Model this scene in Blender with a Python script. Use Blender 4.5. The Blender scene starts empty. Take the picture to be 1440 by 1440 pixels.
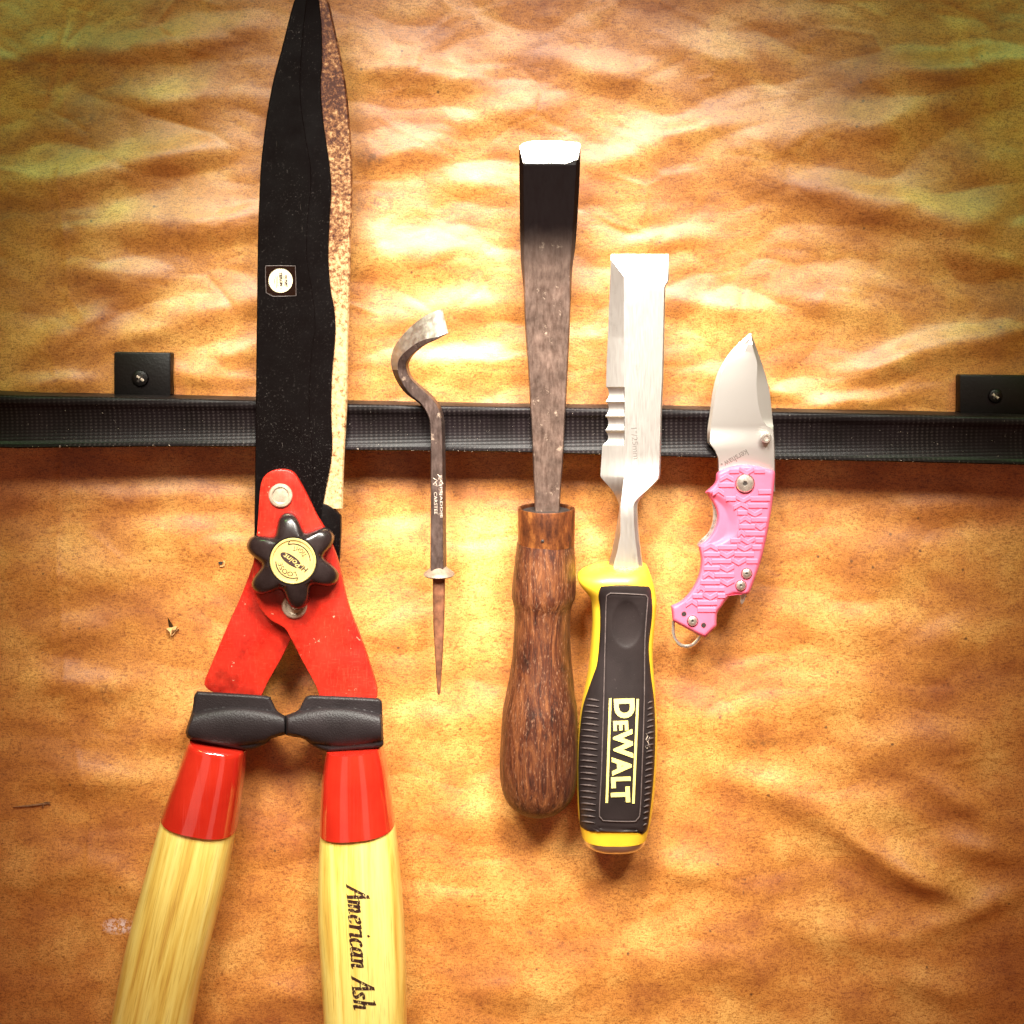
import bpy, bmesh, math, random
import numpy as np
from mathutils import Vector, noise

random.seed(7)
scene = bpy.context.scene
C = scene.collection

# ------------------------------------------------------------------ camera
S = 0.0003            # metres on the wall for one pixel of the 1440 px photograph
D = 0.55              # camera distance from the wall
CPX, CPY = 720, 440   # the lens stands opposite this point of the wall
cx, cz = (CPX - 720) * S, (720 - CPY) * S
W = 1440 * S
cam_d = bpy.data.cameras.new('camera')
cam = bpy.data.objects.new('camera', cam_d)
C.objects.link(cam)
cam.location = (cx, -D, cz)
cam.rotation_euler = (math.radians(90), 0, 0)
cam_d.sensor_width = 36
cam_d.sensor_height = 36
cam_d.lens = 36 * D / W
cam_d.shift_x = -cx / W
cam_d.shift_y = -cz / W
cam_d.clip_start = 0.01
cam_d.clip_end = 50
scene.camera = cam

# ------------------------------------------------------------------ light
world = bpy.data.worlds.new('World')
scene.world = world
world.use_nodes = True
bg = world.node_tree.nodes['Background']
bg.inputs[0].default_value = (1.0, 0.24, 0.05, 1)
bg.inputs[1].default_value = 0.21


def area(name, loc, target, size, energy, col, size_y=None, spread=180):
    d = bpy.data.lights.new(name, 'AREA')
    d.energy = energy
    d.color = col
    d.shape = 'RECTANGLE'
    d.size = size
    d.size_y = size_y or size
    d.spread = math.radians(spread)
    o = bpy.data.objects.new(name, d)
    C.objects.link(o)
    o.location = loc
    o.rotation_euler = (Vector(target) - Vector(loc)).to_track_quat('-Z', 'Y').to_euler()
    return o


# added spots: the key from above and the tint in the upper corners
def spot(name, loc, target, energy, col, half_angle, radius, blend=1.0):
    d = bpy.data.lights.new(name, 'SPOT')
    d.energy = energy
    d.color = col
    d.spot_size = math.radians(half_angle * 2)
    d.spot_blend = blend
    d.shadow_soft_size = radius
    o = bpy.data.objects.new(name, d)
    C.objects.link(o)
    o.location = loc
    o.rotation_euler = (Vector(target) - Vector(loc)).to_track_quat('-Z', 'Y').to_euler()


# key from above, split into added spots for soft shadows and darker edges
for lx, ly, lz in ((-0.17, -0.60, 0.48), (0.0, -0.48, 0.58), (0.17, -0.60, 0.48)):
    spot('soft_key_spot', (lx, ly, lz), (0.0, 0, -0.022), 63.0, (1.0, 0.96, 0.86), 13.8, 0.10)
# tall panels added behind the camera, for fill and reflections in glossy parts
area('reflection_panel', (-0.95, -2.3, -0.2), (0, 0, -0.1), 0.7, 2.0, (1.0, 0.92, 0.78), 2.4)
area('reflection_panel', (0.70, -2.3, -0.2), (0, 0, -0.1), 0.7, 2.0, (1.0, 0.92, 0.78), 2.4)
# green spots added only to tint the upper corners of the wall
for sx in (-1, 1):
    spot('corner_tint_spot', (sx * 0.50, -0.40, 0.62), (sx * 0.20, 0, 0.15), 11.0, (0.40, 1.0, 0.30), 15, 0.10)

scene.view_settings.view_transform = 'Standard'
scene.view_settings.look = 'None'
scene.view_settings.exposure = 0.0
scene.view_settings.gamma = 1.0
scene.render.engine = 'CYCLES'


# ------------------------------------------------------------------ helpers
def P(px, py, h):
    """the point h metres in front of the wall that the photograph shows at px, py"""
    t = (D - h) / D
    wx, wz = (px - 720) * S, (720 - py) * S
    return (cx + (wx - cx) * t, -h, cz + (wz - cz) * t)


def unP(v):
    t = (D + v[1]) / D
    return 720 + ((v[0] - cx) / t + cx) / S, 720 - ((v[2] - cz) / t + cz) / S


HS = 0.022            # how far the magnetic bar stands out from the wall


def tilt(py, k):
    return k * (600 - py) * S


def spline(pts, step=3.0, closed=False):
    """Catmull-Rom through pts; a third element 'c' marks a sharp corner"""
    p = [(a[0], a[1]) for a in pts]
    cr = [len(a) > 2 for a in pts]
    n = len(p)
    out = []
    rng = n if closed else n - 1
    for i in range(rng):
        p1, p2 = p[i], p[(i + 1) % n]
        p0 = p[(i - 1) % n] if (closed or i > 0) else p1
        p3 = p[(i + 2) % n] if (closed or i < n - 2) else p2
        if cr[i]:
            p0 = p1
        if cr[(i + 1) % n]:
            p3 = p2
        L = math.hypot(p2[0] - p1[0], p2[1] - p1[1])
        m = max(1, int(L / step))
        for k in range(m):
            t = k / m
            q = []
            for a in (0, 1):
                q.append(0.5 * (2 * p1[a] + (p2[a] - p0[a]) * t + (2 * p0[a] - 5 * p1[a] + 4 * p2[a] - p3[a]) * t * t
                                + (3 * p1[a] - p0[a] - 3 * p2[a] + p3[a]) * t ** 3))
            out.append((q[0], q[1]))
    if not closed:
        out.append(p[-1])
    return out


def curve_x(pts):
    """x as a function of y along a line measured in the photograph"""
    q = spline(pts, 2.0)
    ys = np.array([a[1] for a in q])
    xs = np.array([a[0] for a in q])
    o = np.argsort(ys)
    ys, xs = ys[o], xs[o]
    return lambda y: float(np.interp(y, ys, xs))


def root(name, label, cat, loc, group=None):
    o = bpy.data.objects.new(name, None)
    o.empty_display_size = 0.01
    C.objects.link(o)
    o.location = loc
    o['label'] = label
    o['category'] = cat
    if group:
        o['group'] = group
    return o


def origin_of(o):
    v = Vector((0, 0, 0))
    while o is not None:
        v += o.location
        o = o.parent
    return v


def obj(name, verts, faces, mat, parent=None, smooth=True, angle=35, bevel=0, bevel_angle=40, segs=2, recalc=True,
        label=None, sub=0):
    off = origin_of(parent) if parent is not None else Vector((0, 0, 0))
    bm = bmesh.new()
    vs = [bm.verts.new((v[0] - off.x, v[1] - off.y, v[2] - off.z)) for v in verts]
    for f in faces:
        try:
            bm.faces.new([vs[i] for i in f])
        except ValueError:
            pass
    bmesh.ops.remove_doubles(bm, verts=bm.verts, dist=1e-7)
    if recalc:
        bmesh.ops.recalc_face_normals(bm, faces=bm.faces)
    if bevel:
        ed = [e for e in bm.edges if len(e.link_faces) == 2 and e.calc_face_angle(0) > math.radians(bevel_angle)]
        bmesh.ops.bevel(bm, geom=ed, offset=bevel, segments=segs, profile=0.5, affect='EDGES', clamp_overlap=True)
    me = bpy.data.meshes.new(name)
    bm.to_mesh(me)
    bm.free()
    if smooth:
        me.shade_smooth()
        me.set_sharp_from_angle(angle=math.radians(angle))
    else:
        me.shade_flat()
    o = bpy.data.objects.new(name, me)
    C.objects.link(o)
    if mat:
        me.materials.append(mat)
    if parent is not None:
        o.parent = parent
    if label:
        o['label'] = label
    return o


def plate(name, outline, hf, thick, mat, parent, bevel=0.0004, **kw):
    """a plate with this outline, its front at height hf (number or function), thick metres deep"""
    f = hf if callable(hf) else (lambda x, y: hf)
    n = len(outline)
    fr = [P(x, y, f(x, y)) for x, y in outline]
    bk = [(v[0], v[1] + thick, v[2]) for v in fr]
    faces = [list(range(n)), list(range(2 * n - 1, n - 1, -1))]
    for i in range(n):
        j = (i + 1) % n
        faces.append([i, j, n + j, n + i])
    return obj(name, fr + bk, faces, mat, parent, bevel=bevel, bevel_angle=50, **kw)


def rings(name, R, mat, parent, cap=True, closed=True, skip=None, only=None, **kw):
    n = len(R[0])
    verts = [v for r in R for v in r]
    faces = []
    for i in range(len(R) - 1):
        for j in range(n if closed else n - 1):
            k = (j + 1) % n
            if (skip and skip(i, j)) or (only and not only(i, j)):
                continue
            faces.append([i * n + j, i * n + k, (i + 1) * n + k, (i + 1) * n + j])
    if cap and closed and not only:
        faces.append(list(range(n)))
        faces.append(list(range(len(R) * n - 1, (len(R) - 1) * n - 1, -1)))
    return obj(name, verts, faces, mat, parent, **kw)


class Sweep:
    """a turned or moulded body: rows of (left px, right px, centre height, depth radius)"""

    def __init__(self, rows, k=0.0, n=2.0, seg=40):
        self.k, self.n = k, n
        self.R, zs, xs, hw, hc, rd = [], [], [], [], [], []
        for L, Rr, h, r in rows:
            a, b = Vector(P(L[0], L[1], h)), Vector(P(Rr[0], Rr[1], h))
            mid, half = (a + b) / 2, (b - a) / 2
            dv = Vector((0, -1, -k)) * r
            ring = []
            for i in range(seg):
                t = 2 * math.pi * i / seg
                c, s = math.cos(t), math.sin(t)
                c = math.copysign(abs(c) ** (2 / n), c)
                s = math.copysign(abs(s) ** (2 / n), s)
                ring.append(tuple(mid + half * c + dv * s))
            self.R.append(ring)
            zs.append(mid.z)
            xs.append(mid.x)
            hw.append(half.x)
            hc.append(h)
            rd.append(r)
        o = np.argsort(zs)
        g = lambda q: np.array(q)[o]
        self.z, self.x, self.hw, self.hc, self.rd = g(zs), g(xs), g(hw), g(hc), g(rd)

    def surf(self, px, py):
        """height of the front surface where the photograph shows px, py"""
        h = float(np.mean(self.hc)) + 0.01
        for _ in range(12):
            x, y, z = P(px, py, h)
            h0 = np.interp(z, self.z, self.hc)
            z2 = z + self.k * (h - h0)
            h0 = np.interp(z2, self.z, self.hc)
            u = (x - np.interp(z2, self.z, self.x)) / max(1e-6, np.interp(z2, self.z, self.hw))
            u = min(0.995, abs(u))
            h = float(h0 + np.interp(z2, self.z, self.rd) * (1 - u ** self.n) ** (1 / self.n))
        return h


def inside(poly, x, y):
    r = False
    n = len(poly)
    j = n - 1
    for i in range(n):
        xi, yi = poly[i]
        xj, yj = poly[j]
        if (yi > y) != (yj > y) and x < (xj - xi) * (y - yi) / (yj - yi) + xi:
            r = not r
        j = i
    return r


def edge_dist(poly, x, y):
    a = np.array(poly)
    b = np.roll(a, -1, 0)
    p = np.array([x, y])
    ab = b - a
    t = np.clip(((p - a) * ab).sum(1) / np.maximum(1e-9, (ab ** 2).sum(1)), 0, 1)
    q = a + ab * t[:, None]
    return float(np.sqrt(((q - p) ** 2).sum(1).min()))


def span(poly, y):
    xs = []
    n = len(poly)
    for i in range(n):
        (x0, y0), (x1, y1) = poly[i], poly[(i + 1) % n]
        if (y0 <= y < y1) or (y1 <= y < y0):
            xs.append(x0 + (x1 - x0) * (y - y0) / (y1 - y0))
    return (min(xs), max(xs)) if xs else None


def relief(name, poly, top, back, mat, parent, nrow=60, ncol=24, **kw):
    """a moulded piece: outline poly, front height top(px, py, distance to the edge), back height back(px, py)"""
    ys = [p[1] for p in poly]
    y0, y1 = min(ys), max(ys)
    R = []
    for i in range(nrow + 1):
        t = i / nrow
        t = 0.5 - 0.5 * math.cos(math.pi * t) if kw.get('ease') else t
        y = y0 + 0.02 + (y1 - y0 - 0.04) * t
        sp = span(poly, y)
        if not sp:
            continue
        ring = []
        for j in range(ncol + 1):
            u = j / ncol
            u = 0.5 - 0.5 * math.cos(math.pi * (0.15 * u + 0.85 * u))
            x = sp[0] + (sp[1] - sp[0]) * u
            d = 0.0 if j in (0, ncol) or i in (0, nrow) else edge_dist(poly, x, y)
            ring.append(P(x, y, top(x, y, d)))
        ring.append(P(sp[1], y, back(sp[1], y)))
        ring.append(P(sp[0], y, back(sp[0], y)))
        R.append(ring)
    kw.pop('ease', None)
    return rings(name, R, mat, parent, **kw)


def ribbon_geo(path, width, hf, height, verts, faces, taper=False):
    n = len(path)
    base = len(verts)
    for i, (x, y) in enumerate(path):
        a, b = path[max(0, i - 1)], path[min(n - 1, i + 1)]
        tx, ty = b[0] - a[0], b[1] - a[1]
        L = math.hypot(tx, ty) or 1
        w = width / 2
        if taper:
            w *= max(0.15, math.sin(math.pi * (i + 0.3) / (n - 0.4)))
        nx, ny = -ty / L * w, tx / L * w
        h = hf(x, y)
        for s, dh in ((1.25, -0.0002), (1, height * .75), (0.45, height), (-0.45, height), (-1, height * .75), (-1.25, -0.0002)):
            verts.append(P(x + nx * s, y + ny * s, h + dh))
    for i in range(n - 1):
        for j in range(5):
            a = base + i * 6 + j
            faces.append([a, a + 1, a + 7, a + 6])
    for e in (0, n - 1):
        faces.append([base + e * 6 + j for j in range(6)])


def ribbon(name, path, width, hf, height, mat, parent, taper=False, **kw):
    v, f = [], []
    ribbon_geo(path, width, hf if callable(hf) else (lambda x, y: hf), height, v, f, taper)
    return obj(name, v, f, mat, parent, **kw)


def text_geo(s, bold=0.0, shear=0.0, extrude=0.0):
    cu = bpy.data.curves.new('t', 'FONT')
    cu.body = s
    cu.size = 1.0
    cu.offset = bold
    cu.shear = shear
    cu.extrude = extrude
    cu.resolution_u = 4
    o = bpy.data.objects.new('t', cu)
    C.objects.link(o)
    bpy.context.view_layer.update()
    dg = bpy.context.evaluated_depsgraph_get()
    me = bpy.data.meshes.new_from_object(o.evaluated_get(dg))
    v = [tuple(a.co) for a in me.vertices]
    f = [list(p.vertices) for p in me.polygons]
    bpy.data.objects.remove(o)
    bpy.data.curves.remove(cu)
    bpy.data.meshes.remove(me)
    return v, f


def text(name, s, org, angle, length, height, hf, lift, mat, parent, bold=0.0, shear=0.0, extrude=0.0, arc=None, cut=0):
    """print or moulding: starts at org (px), runs at angle (degrees, anticlockwise in the picture)"""
    v, f = text_geo(s, bold, shear, 1.0 if extrude else 0.0)
    xs = [a[0] for a in v]
    ys = [a[1] for a in v]
    x0, x1, y0, y1 = min(xs), max(xs), min(ys), max(ys)
    sx, sy = length / (x1 - x0), height / (y1 - y0)
    if cut:
        bm = bmesh.new()
        vs = [bm.verts.new(a) for a in v]
        for q in f:
            try:
                bm.faces.new([vs[i] for i in q])
            except ValueError:
                pass
        bmesh.ops.triangulate(bm, faces=bm.faces)
        for _ in range(cut):
            el = [e for e in bm.edges if e.calc_length() > 0.12]
            bmesh.ops.subdivide_edges(bm, edges=el, cuts=1)
            bmesh.ops.triangulate(bm, faces=bm.faces)
        bm.verts.index_update()
        v = [tuple(a.co) for a in bm.verts]
        f = [[a.index for a in q.verts] for q in bm.faces]
        bm.free()
    ca, sa = math.cos(math.radians(angle)), math.sin(math.radians(angle))
    out = []
    g = hf if callable(hf) else (lambda x, y: hf)
    for a in v:
        x, y = (a[0] - x0) * sx, (a[1] - y0) * sy
        if arc:                                  # (radius, inward): wrap round a circle about org
            rad, inward = arc
            t = (x - length / 2) / rad
            if inward:
                q = rad - y
                lx, ly = q * math.sin(t), -q * math.cos(t)
            else:
                q = rad + y
                lx, ly = q * math.sin(t), q * math.cos(t)
        else:
            lx, ly = x, y
        px, py = org[0] + lx * ca - ly * sa, org[1] - (lx * sa + ly * ca)
        out.append(P(px, py, g(px, py) + lift + (a[2] * extrude if extrude else 0)))
    return obj(name, out, f, mat, parent, smooth=False, recalc=bool(extrude))


def disc_rows(center, radii_h, axis_h=None, n=32, lobes=None):
    """a turned piece whose axis points out of the wall: list of (radius px, height)"""
    R = []
    for r, h in radii_h:
        ring = []
        for i in range(n):
            t = 2 * math.pi * i / n
            q = r * (lobes(t, r) if lobes else 1)
            c = P(center[0], center[1], h)
            ring.append((c[0] + q * S * math.cos(t), c[1], c[2] + q * S * math.sin(t)))
        R.append(ring)
    return R


# ------------------------------------------------------------------ materials
class M:
    def __init__(self, name):
        self.m = bpy.data.materials.new(name)
        self.m.use_nodes = True
        self.t = self.m.node_tree
        self.b = self.t.nodes['Principled BSDF']
        tc = self.t.nodes.new('ShaderNodeTexCoord')
        self.co = tc.outputs['Object']

    def n(self, typ, **kw):
        nd = self.t.nodes.new(typ)
        for k, v in kw.items():
            setattr(nd, k, v)
        return nd

    def link(self, a, b):
        self.t.links.new(a, b)

    def mapping(self, scale=(1, 1, 1), rot=(0, 0, 0), loc=(0, 0, 0)):
        mp = self.n('ShaderNodeMapping')
        mp.inputs['Scale'].default_value = scale
        mp.inputs['Rotation'].default_value = rot
        mp.inputs['Location'].default_value = loc
        self.link(self.co, mp.inputs['Vector'])
        return mp.outputs['Vector']

    def noise(self, scale, detail=4, rough=0.55, vec=None, dist=0):
        nd = self.n('ShaderNodeTexNoise')
        nd.inputs['Scale'].default_value = scale
        nd.inputs['Detail'].default_value = detail
        nd.inputs['Roughness'].default_value = rough
        nd.inputs['Distortion'].default_value = dist
        self.link(vec or self.co, nd.inputs['Vector'])
        return nd.outputs['Fac']

    def ramp(self, fac, stops):
        r = self.n('ShaderNodeValToRGB')
        el = r.color_ramp.elements
        while len(el) < len(stops):
            el.new(0.5)
        for e, (p, c) in zip(el, stops):
            e.position = p
            e.color = (c[0], c[1], c[2], 1) if len(c) == 3 else c
        self.link(fac, r.inputs['Fac'])
        return r.outputs['Color']

    def mix(self, fac, a, b, typ='MIX'):
        x = self.n('ShaderNodeMix', data_type='RGBA', blend_type=typ)
        for s, v in ((x.inputs[0], fac), (x.inputs[6], a), (x.inputs[7], b)):
            if isinstance(v, (int, float)):
                s.default_value = v
            elif isinstance(v, tuple):
                s.default_value = (v[0], v[1], v[2], 1)
            else:
                self.link(v, s)
        return x.outputs[2]

    def math(self, op, a, b=0.0, clamp=False):
        x = self.n('ShaderNodeMath', operation=op, use_clamp=clamp)
        for s, v in ((x.inputs[0], a), (x.inputs[1], b)):
            if isinstance(v, (int, float)):
                s.default_value = v
            else:
                self.link(v, s)
        return x.outputs[0]

    def set(self, **kw):
        for k, v in kw.items():
            s = self.b.inputs[k.replace('_', ' ')]
            if isinstance(v, (int, float)):
                s.default_value = v
            elif isinstance(v, tuple):
                s.default_value = (v[0], v[1], v[2], 1) if len(v) == 3 and s.type == 'RGBA' else v
            else:
                self.link(v, s)
        return self

    def bump(self, height, strength=0.3, dist=0.0003, prev=None):
        b = self.n('ShaderNodeBump')
        b.inputs['Strength'].default_value = strength
        b.inputs['Distance'].default_value = dist
        self.link(height, b.inputs['Height'])
        if prev:
            self.link(prev, b.inputs['Normal'])
        self.link(b.outputs[0], self.b.inputs['Normal'])
        return b.outputs[0]


def plain(name, col, rough=0.4, metal=0.0, var=0.15, scale=250, bumpy=0.0, coat=0.0, rv=0.1):
    m = M(name)
    n1 = m.noise(scale, 5)
    dark = tuple(c * (1 - var) for c in col)
    lite = tuple(min(1, c * (1 + var)) for c in col)
    m.set(Base_Color=m.ramp(n1, [(0.3, dark), (0.7, lite)]), Metallic=metal)
    r = m.ramp(m.noise(scale * 0.6, 4), [(0.3, (max(0.02, rough - rv),) * 3), (0.7, (min(1, rough + rv),) * 3)])
    m.set(Roughness=r)
    if coat:
        m.set(Coat_Weight=coat, Coat_Roughness=0.08)
    if bumpy:
        m.bump(m.noise(scale * 4, 4), bumpy, 0.0003)
    return m.m


def paper_material():
    m = M('kraft_paper')
    fib = m.noise(1.0, 6, 0.65, m.mapping((560, 800, 1400)))
    mot = m.noise(34, 6, 0.62, m.mapping((0.75, 1, 1.0)))
    col = m.ramp(mot, [(0.30, (0.36, 0.105, 0.016)), (0.5, (0.58, 0.230, 0.042)), (0.66, (0.74, 0.385, 0.100))])
    fcol = m.ramp(fib, [(0.32, (0.40, 0.27, 0.16)), (0.44, (0.80, 0.74, 0.66)), (0.54, (1, 1, 1)), (0.7, (1.0, 1.0, 1.0))])
    col = m.mix(0.9, col, fcol, 'MULTIPLY')
    grain = m.noise(1800, 3, 0.7)
    col = m.mix(0.8, col, m.ramp(grain, [(0.36, (0.40, 0.27, 0.15)), (0.50, (1, 1, 1))]), 'MULTIPLY')
    # specks of bark in the pulp
    vo = m.n('ShaderNodeTexVoronoi')
    vo.inputs['Scale'].default_value = 95
    m.link(m.co, vo.inputs['Vector'])
    sp = m.ramp(vo.outputs['Distance'], [(0.045, (1, 1, 1)), (0.075, (0, 0, 0))])
    pick = m.ramp(vo.outputs['Color'], [(0.60, (0, 0, 0)), (0.62, (1, 1, 1))])
    sp = m.math('MULTIPLY', sp, pick)
    col = m.mix(m.math('MULTIPLY', sp, 0.75), col, (0.06, 0.025, 0.008))
    # greasy smudges and one scuff of pale paint
    sep = m.n('ShaderNodeSeparateXYZ')
    m.link(m.co, sep.inputs[0])

    def blot(px, py, rx, ry, colr, lo=0.45, hi=0.62, sc=420, amount=0.8):
        nonlocal col
        dx = m.math('DIVIDE', m.math('SUBTRACT', sep.outputs[0], (px - 720) * S), rx * S)
        dz = m.math('DIVIDE', m.math('SUBTRACT', sep.outputs[2], (720 - py) * S), ry * S)
        r2 = m.math('ADD', m.math('MULTIPLY', dx, dx), m.math('MULTIPLY', dz, dz))
        fall = m.math('SUBTRACT', 1.0, r2, True)
        nn = m.ramp(m.noise(sc, 5, 0.7), [(lo, (0, 0, 0)), (hi, (1, 1, 1))])
        col = m.mix(m.math('MULTIPLY', m.math('MULTIPLY', fall, nn), amount), col, colr)

    blot(520, 222, 34, 16, (0.10, 0.035, 0.008))
    blot(530, 286, 46, 24, (0.11, 0.04, 0.01))
    blot(1072, 1044, 38, 9, (0.14, 0.055, 0.012))
    blot(118, 166, 40, 14, (0.16, 0.045, 0.01))
    blot(165, 1304, 26, 13, (0.75, 0.60, 0.58), 0.46, 0.54, 700, 1.0)
    blot(150, 975, 14, 20, (0.13, 0.05, 0.012))
    blot(752, 1312, 16, 7, (0.12, 0.04, 0.01))
    m.set(Base_Color=col, Roughness=m.ramp(mot, [(0.3, (0.56,) * 3), (0.7, (0.46,) * 3)]))
    m.set(Specular_IOR_Level=0.95)
    nb = m.bump(fib, 0.25, 0.0003)
    m.bump(grain, 0.25, 0.0002, nb)
    return m.m


def strip_material():
    m = M('ridged_black_rubber')
    sep = m.n('ShaderNodeSeparateXYZ')
    m.link(m.mapping((1, 1, 1), (0, math.radians(1.05), 0)), sep.inputs[0])
    gx = m.math('SINE', m.math('MULTIPLY', sep.outputs[0], 2 * math.pi / 0.0040))
    gz = m.math('SINE', m.math('MULTIPLY', sep.outputs[2], 2 * math.pi / 0.00135))
    dots = m.math('MULTIPLY', m.math('POWER', m.math('ABSOLUTE', gx), 4.0), m.math('ADD', gz, 1.0))
    spk = m.ramp(m.noise(900, 3, 0.7), [(0.70, (0, 0, 0)), (0.76, (1, 1, 1))])
    base = m.ramp(m.noise(60, 5), [(0.3, (0.004, 0.003, 0.003)), (0.7, (0.009, 0.006, 0.007))])
    base = m.mix(m.math('MULTIPLY', m.math('MULTIPLY', dots, m.ramp(m.noise(40, 4), [(0.35, (0.1,) * 3), (0.65, (1,) * 3)])), 0.045), base, (0.30, 0.24, 0.22))
    base = m.mix(m.math('MULTIPLY', spk, 0.5), base, (0.45, 0.38, 0.33))
    m.set(Base_Color=base, Roughness=0.40, Specular_IOR_Level=0.11)
    nb = m.bump(gz, 0.10, 0.0002)
    m.bump(dots, 0.07, 0.0002, nb)
    return m.m


def coated_blade():
    m = M('black_coating')
    dust = m.ramp(m.noise(1300, 4, 0.75), [(0.60, (0, 0, 0)), (0.72, (1, 1, 1))])
    area_ = m.ramp(m.noise(45, 4), [(0.35, (0.1,) * 3), (0.65, (1,) * 3)])
    scr = m.ramp(m.noise(1.0, 3, 0.5, m.mapping((2600, 800, 140), (0, 0.5, 0))), [(0.72, (0, 0, 0)), (0.78, (1, 1, 1))])
    base = m.mix(m.math('MULTIPLY', m.math('MULTIPLY', dust, area_), 0.22), (0.003, 0.002, 0.002), (0.42, 0.36, 0.34))
    base = m.mix(m.math('MULTIPLY', m.math('MULTIPLY', scr, area_), 0.25), base, (0.40, 0.33, 0.30))
    m.set(Base_Color=base, Roughness=m.ramp(m.noise(120, 5), [(0.3, (0.30,) * 3), (0.7, (0.44,) * 3)]), Specular_IOR_Level=0.08)
    m.bump(m.noise(1500, 3), 0.12, 0.0002)
    return m.m


def rusty_blade():
    m = M('rust_speckled_steel')
    spk = m.noise(620, 6, 0.72)
    big = m.noise(26, 4)
    sep = m.n('ShaderNodeSeparateXYZ')
    m.link(m.co, sep.inputs[0])
    mr = m.n('ShaderNodeMapRange')
    mr.inputs['From Min'].default_value = (1500 - 520) * S
    mr.inputs['From Max'].default_value = (1500 - 60) * S
    mr.inputs['To Min'].default_value = 0.12
    mr.inputs['To Max'].default_value = -0.14
    m.link(sep.outputs[2], mr.inputs['Value'])
    fac = m.math('ADD', m.math('ADD', spk, mr.outputs[0]), m.math('MULTIPLY', m.math('SUBTRACT', big, 0.5), 0.45))
    col = m.ramp(fac, [(0.33, (0.050, 0.012, 0.006)), (0.45, (0.22, 0.085, 0.03)), (0.56, (0.52, 0.32, 0.15)), (0.7, (0.66, 0.46, 0.24))])
    m.set(Base_Color=col, Roughness=0.48, Metallic=0.35)
    m.bump(spk, 0.5, 0.0003)
    return m.m


def red_paint(name, scratched):
    m = M(name)
    base = m.ramp(m.noise(40, 4), [(0.3, (0.40, 0.010, 0.006)), (0.7, (0.54, 0.026, 0.012))])
    if scratched:
        s1 = m.ramp(m.noise(1.0, 3, 0.6, m.mapping((3200, 600, 260), (0, 0.7, 0))), [(0.57, (0, 0, 0)), (0.66, (1, 1, 1))])
        s2 = m.ramp(m.noise(1.0, 3, 0.6, m.mapping((260, 600, 2800), (0, -0.5, 0))), [(0.60, (0, 0, 0)), (0.67, (1, 1, 1))])
        base = m.mix(m.math('MULTIPLY', s1, 0.13), base, (0.75, 0.18, 0.10))
        base = m.mix(m.math('MULTIPLY', s2, 0.11), base, (0.70, 0.18, 0.10))
        chip = m.ramp(m.noise(260, 4, 0.7), [(0.675, (0, 0, 0)), (0.69, (1, 1, 1))])
        base = m.mix(chip, base, (0.55, 0.30, 0.20))
        base = m.mix(0.8, base, m.ramp(m.noise(75, 6, 0.7), [(0.34, (0.42, 0.36, 0.34)), (0.52, (1, 1, 1))]), 'MULTIPLY')
        m.set(Base_Color=base, Roughness=m.ramp(m.noise(90, 5), [(0.3, (0.22,) * 3), (0.7, (0.42,) * 3)]))
        m.bump(m.noise(500, 4), 0.06, 0.0003)
    else:
        m.set(Base_Color=base, Roughness=0.16, Coat_Weight=1.0, Coat_Roughness=0.05, Coat_IOR=1.9)
        m.bump(m.noise(1, 4, 0.5, m.mapping((330, 330, 12))), 0.5, 0.0009)
    return m.m


def ash_wood(name, rot):
    m = M(name)
    vec = m.mapping((1, 1, 1), (0, rot, 0))
    mp = m.n('ShaderNodeMapping')
    mp.inputs['Scale'].default_value = (210, 120, 7)
    m.link(vec, mp.inputs['Vector'])
    g = m.noise(1.0, 5, 0.6, mp.outputs[0], 0.6)
    mp2 = m.n('ShaderNodeMapping')
    mp2.inputs['Scale'].default_value = (2200, 900, 60)
    m.link(vec, mp2.inputs['Vector'])
    g2 = m.noise(1.0, 3, 0.6, mp2.outputs[0])
    col = m.ramp(g, [(0.28, (0.50, 0.25, 0.04)), (0.40, (0.72, 0.50, 0.10)), (0.50, (0.82, 0.65, 0.17)), (0.75, (0.88, 0.77, 0.28))])
    col = m.mix(0.55, col, m.ramp(g2, [(0.30, (0.55, 0.40, 0.22)), (0.46, (1, 1, 1))]), 'MULTIPLY')
    m.set(Base_Color=col, Roughness=0.30, Coat_Weight=0.35, Coat_Roughness=0.15)
    m.bump(g2, 0.12, 0.0002)
    return m.m


def dark_wood():
    m = M('oiled_dark_wood')
    g = m.noise(1.0, 6, 0.72, m.mapping((230, 230, 34)), 1.2)
    f = m.noise(1.0, 5, 0.7, m.mapping((1500, 1500, 150)))
    col = m.ramp(g, [(0.32, (0.010, 0.003, 0.002)), (0.47, (0.060, 0.015, 0.006)), (0.60, (0.135, 0.044, 0.015)), (0.74, (0.27, 0.100, 0.034))])
    col = m.mix(0.7, col, m.ramp(f, [(0.36, (0.25, 0.18, 0.15)), (0.5, (1, 1, 1))]), 'MULTIPLY')
    wear = m.ramp(m.noise(1.0, 5, 0.75, m.mapping((1700, 1700, 420))), [(0.56, (0, 0, 0)), (0.68, (1, 1, 1))])
    col = m.mix(m.math('MULTIPLY', wear, 0.35), col, (0.55, 0.30, 0.18))
    m.set(Base_Color=col, Roughness=m.ramp(f, [(0.3, (0.55,) * 3), (0.7, (0.33,) * 3)]))
    nb = m.bump(g, 0.3, 0.0005)
    m.bump(f, 0.45, 0.0004, nb)
    return m.m


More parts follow.
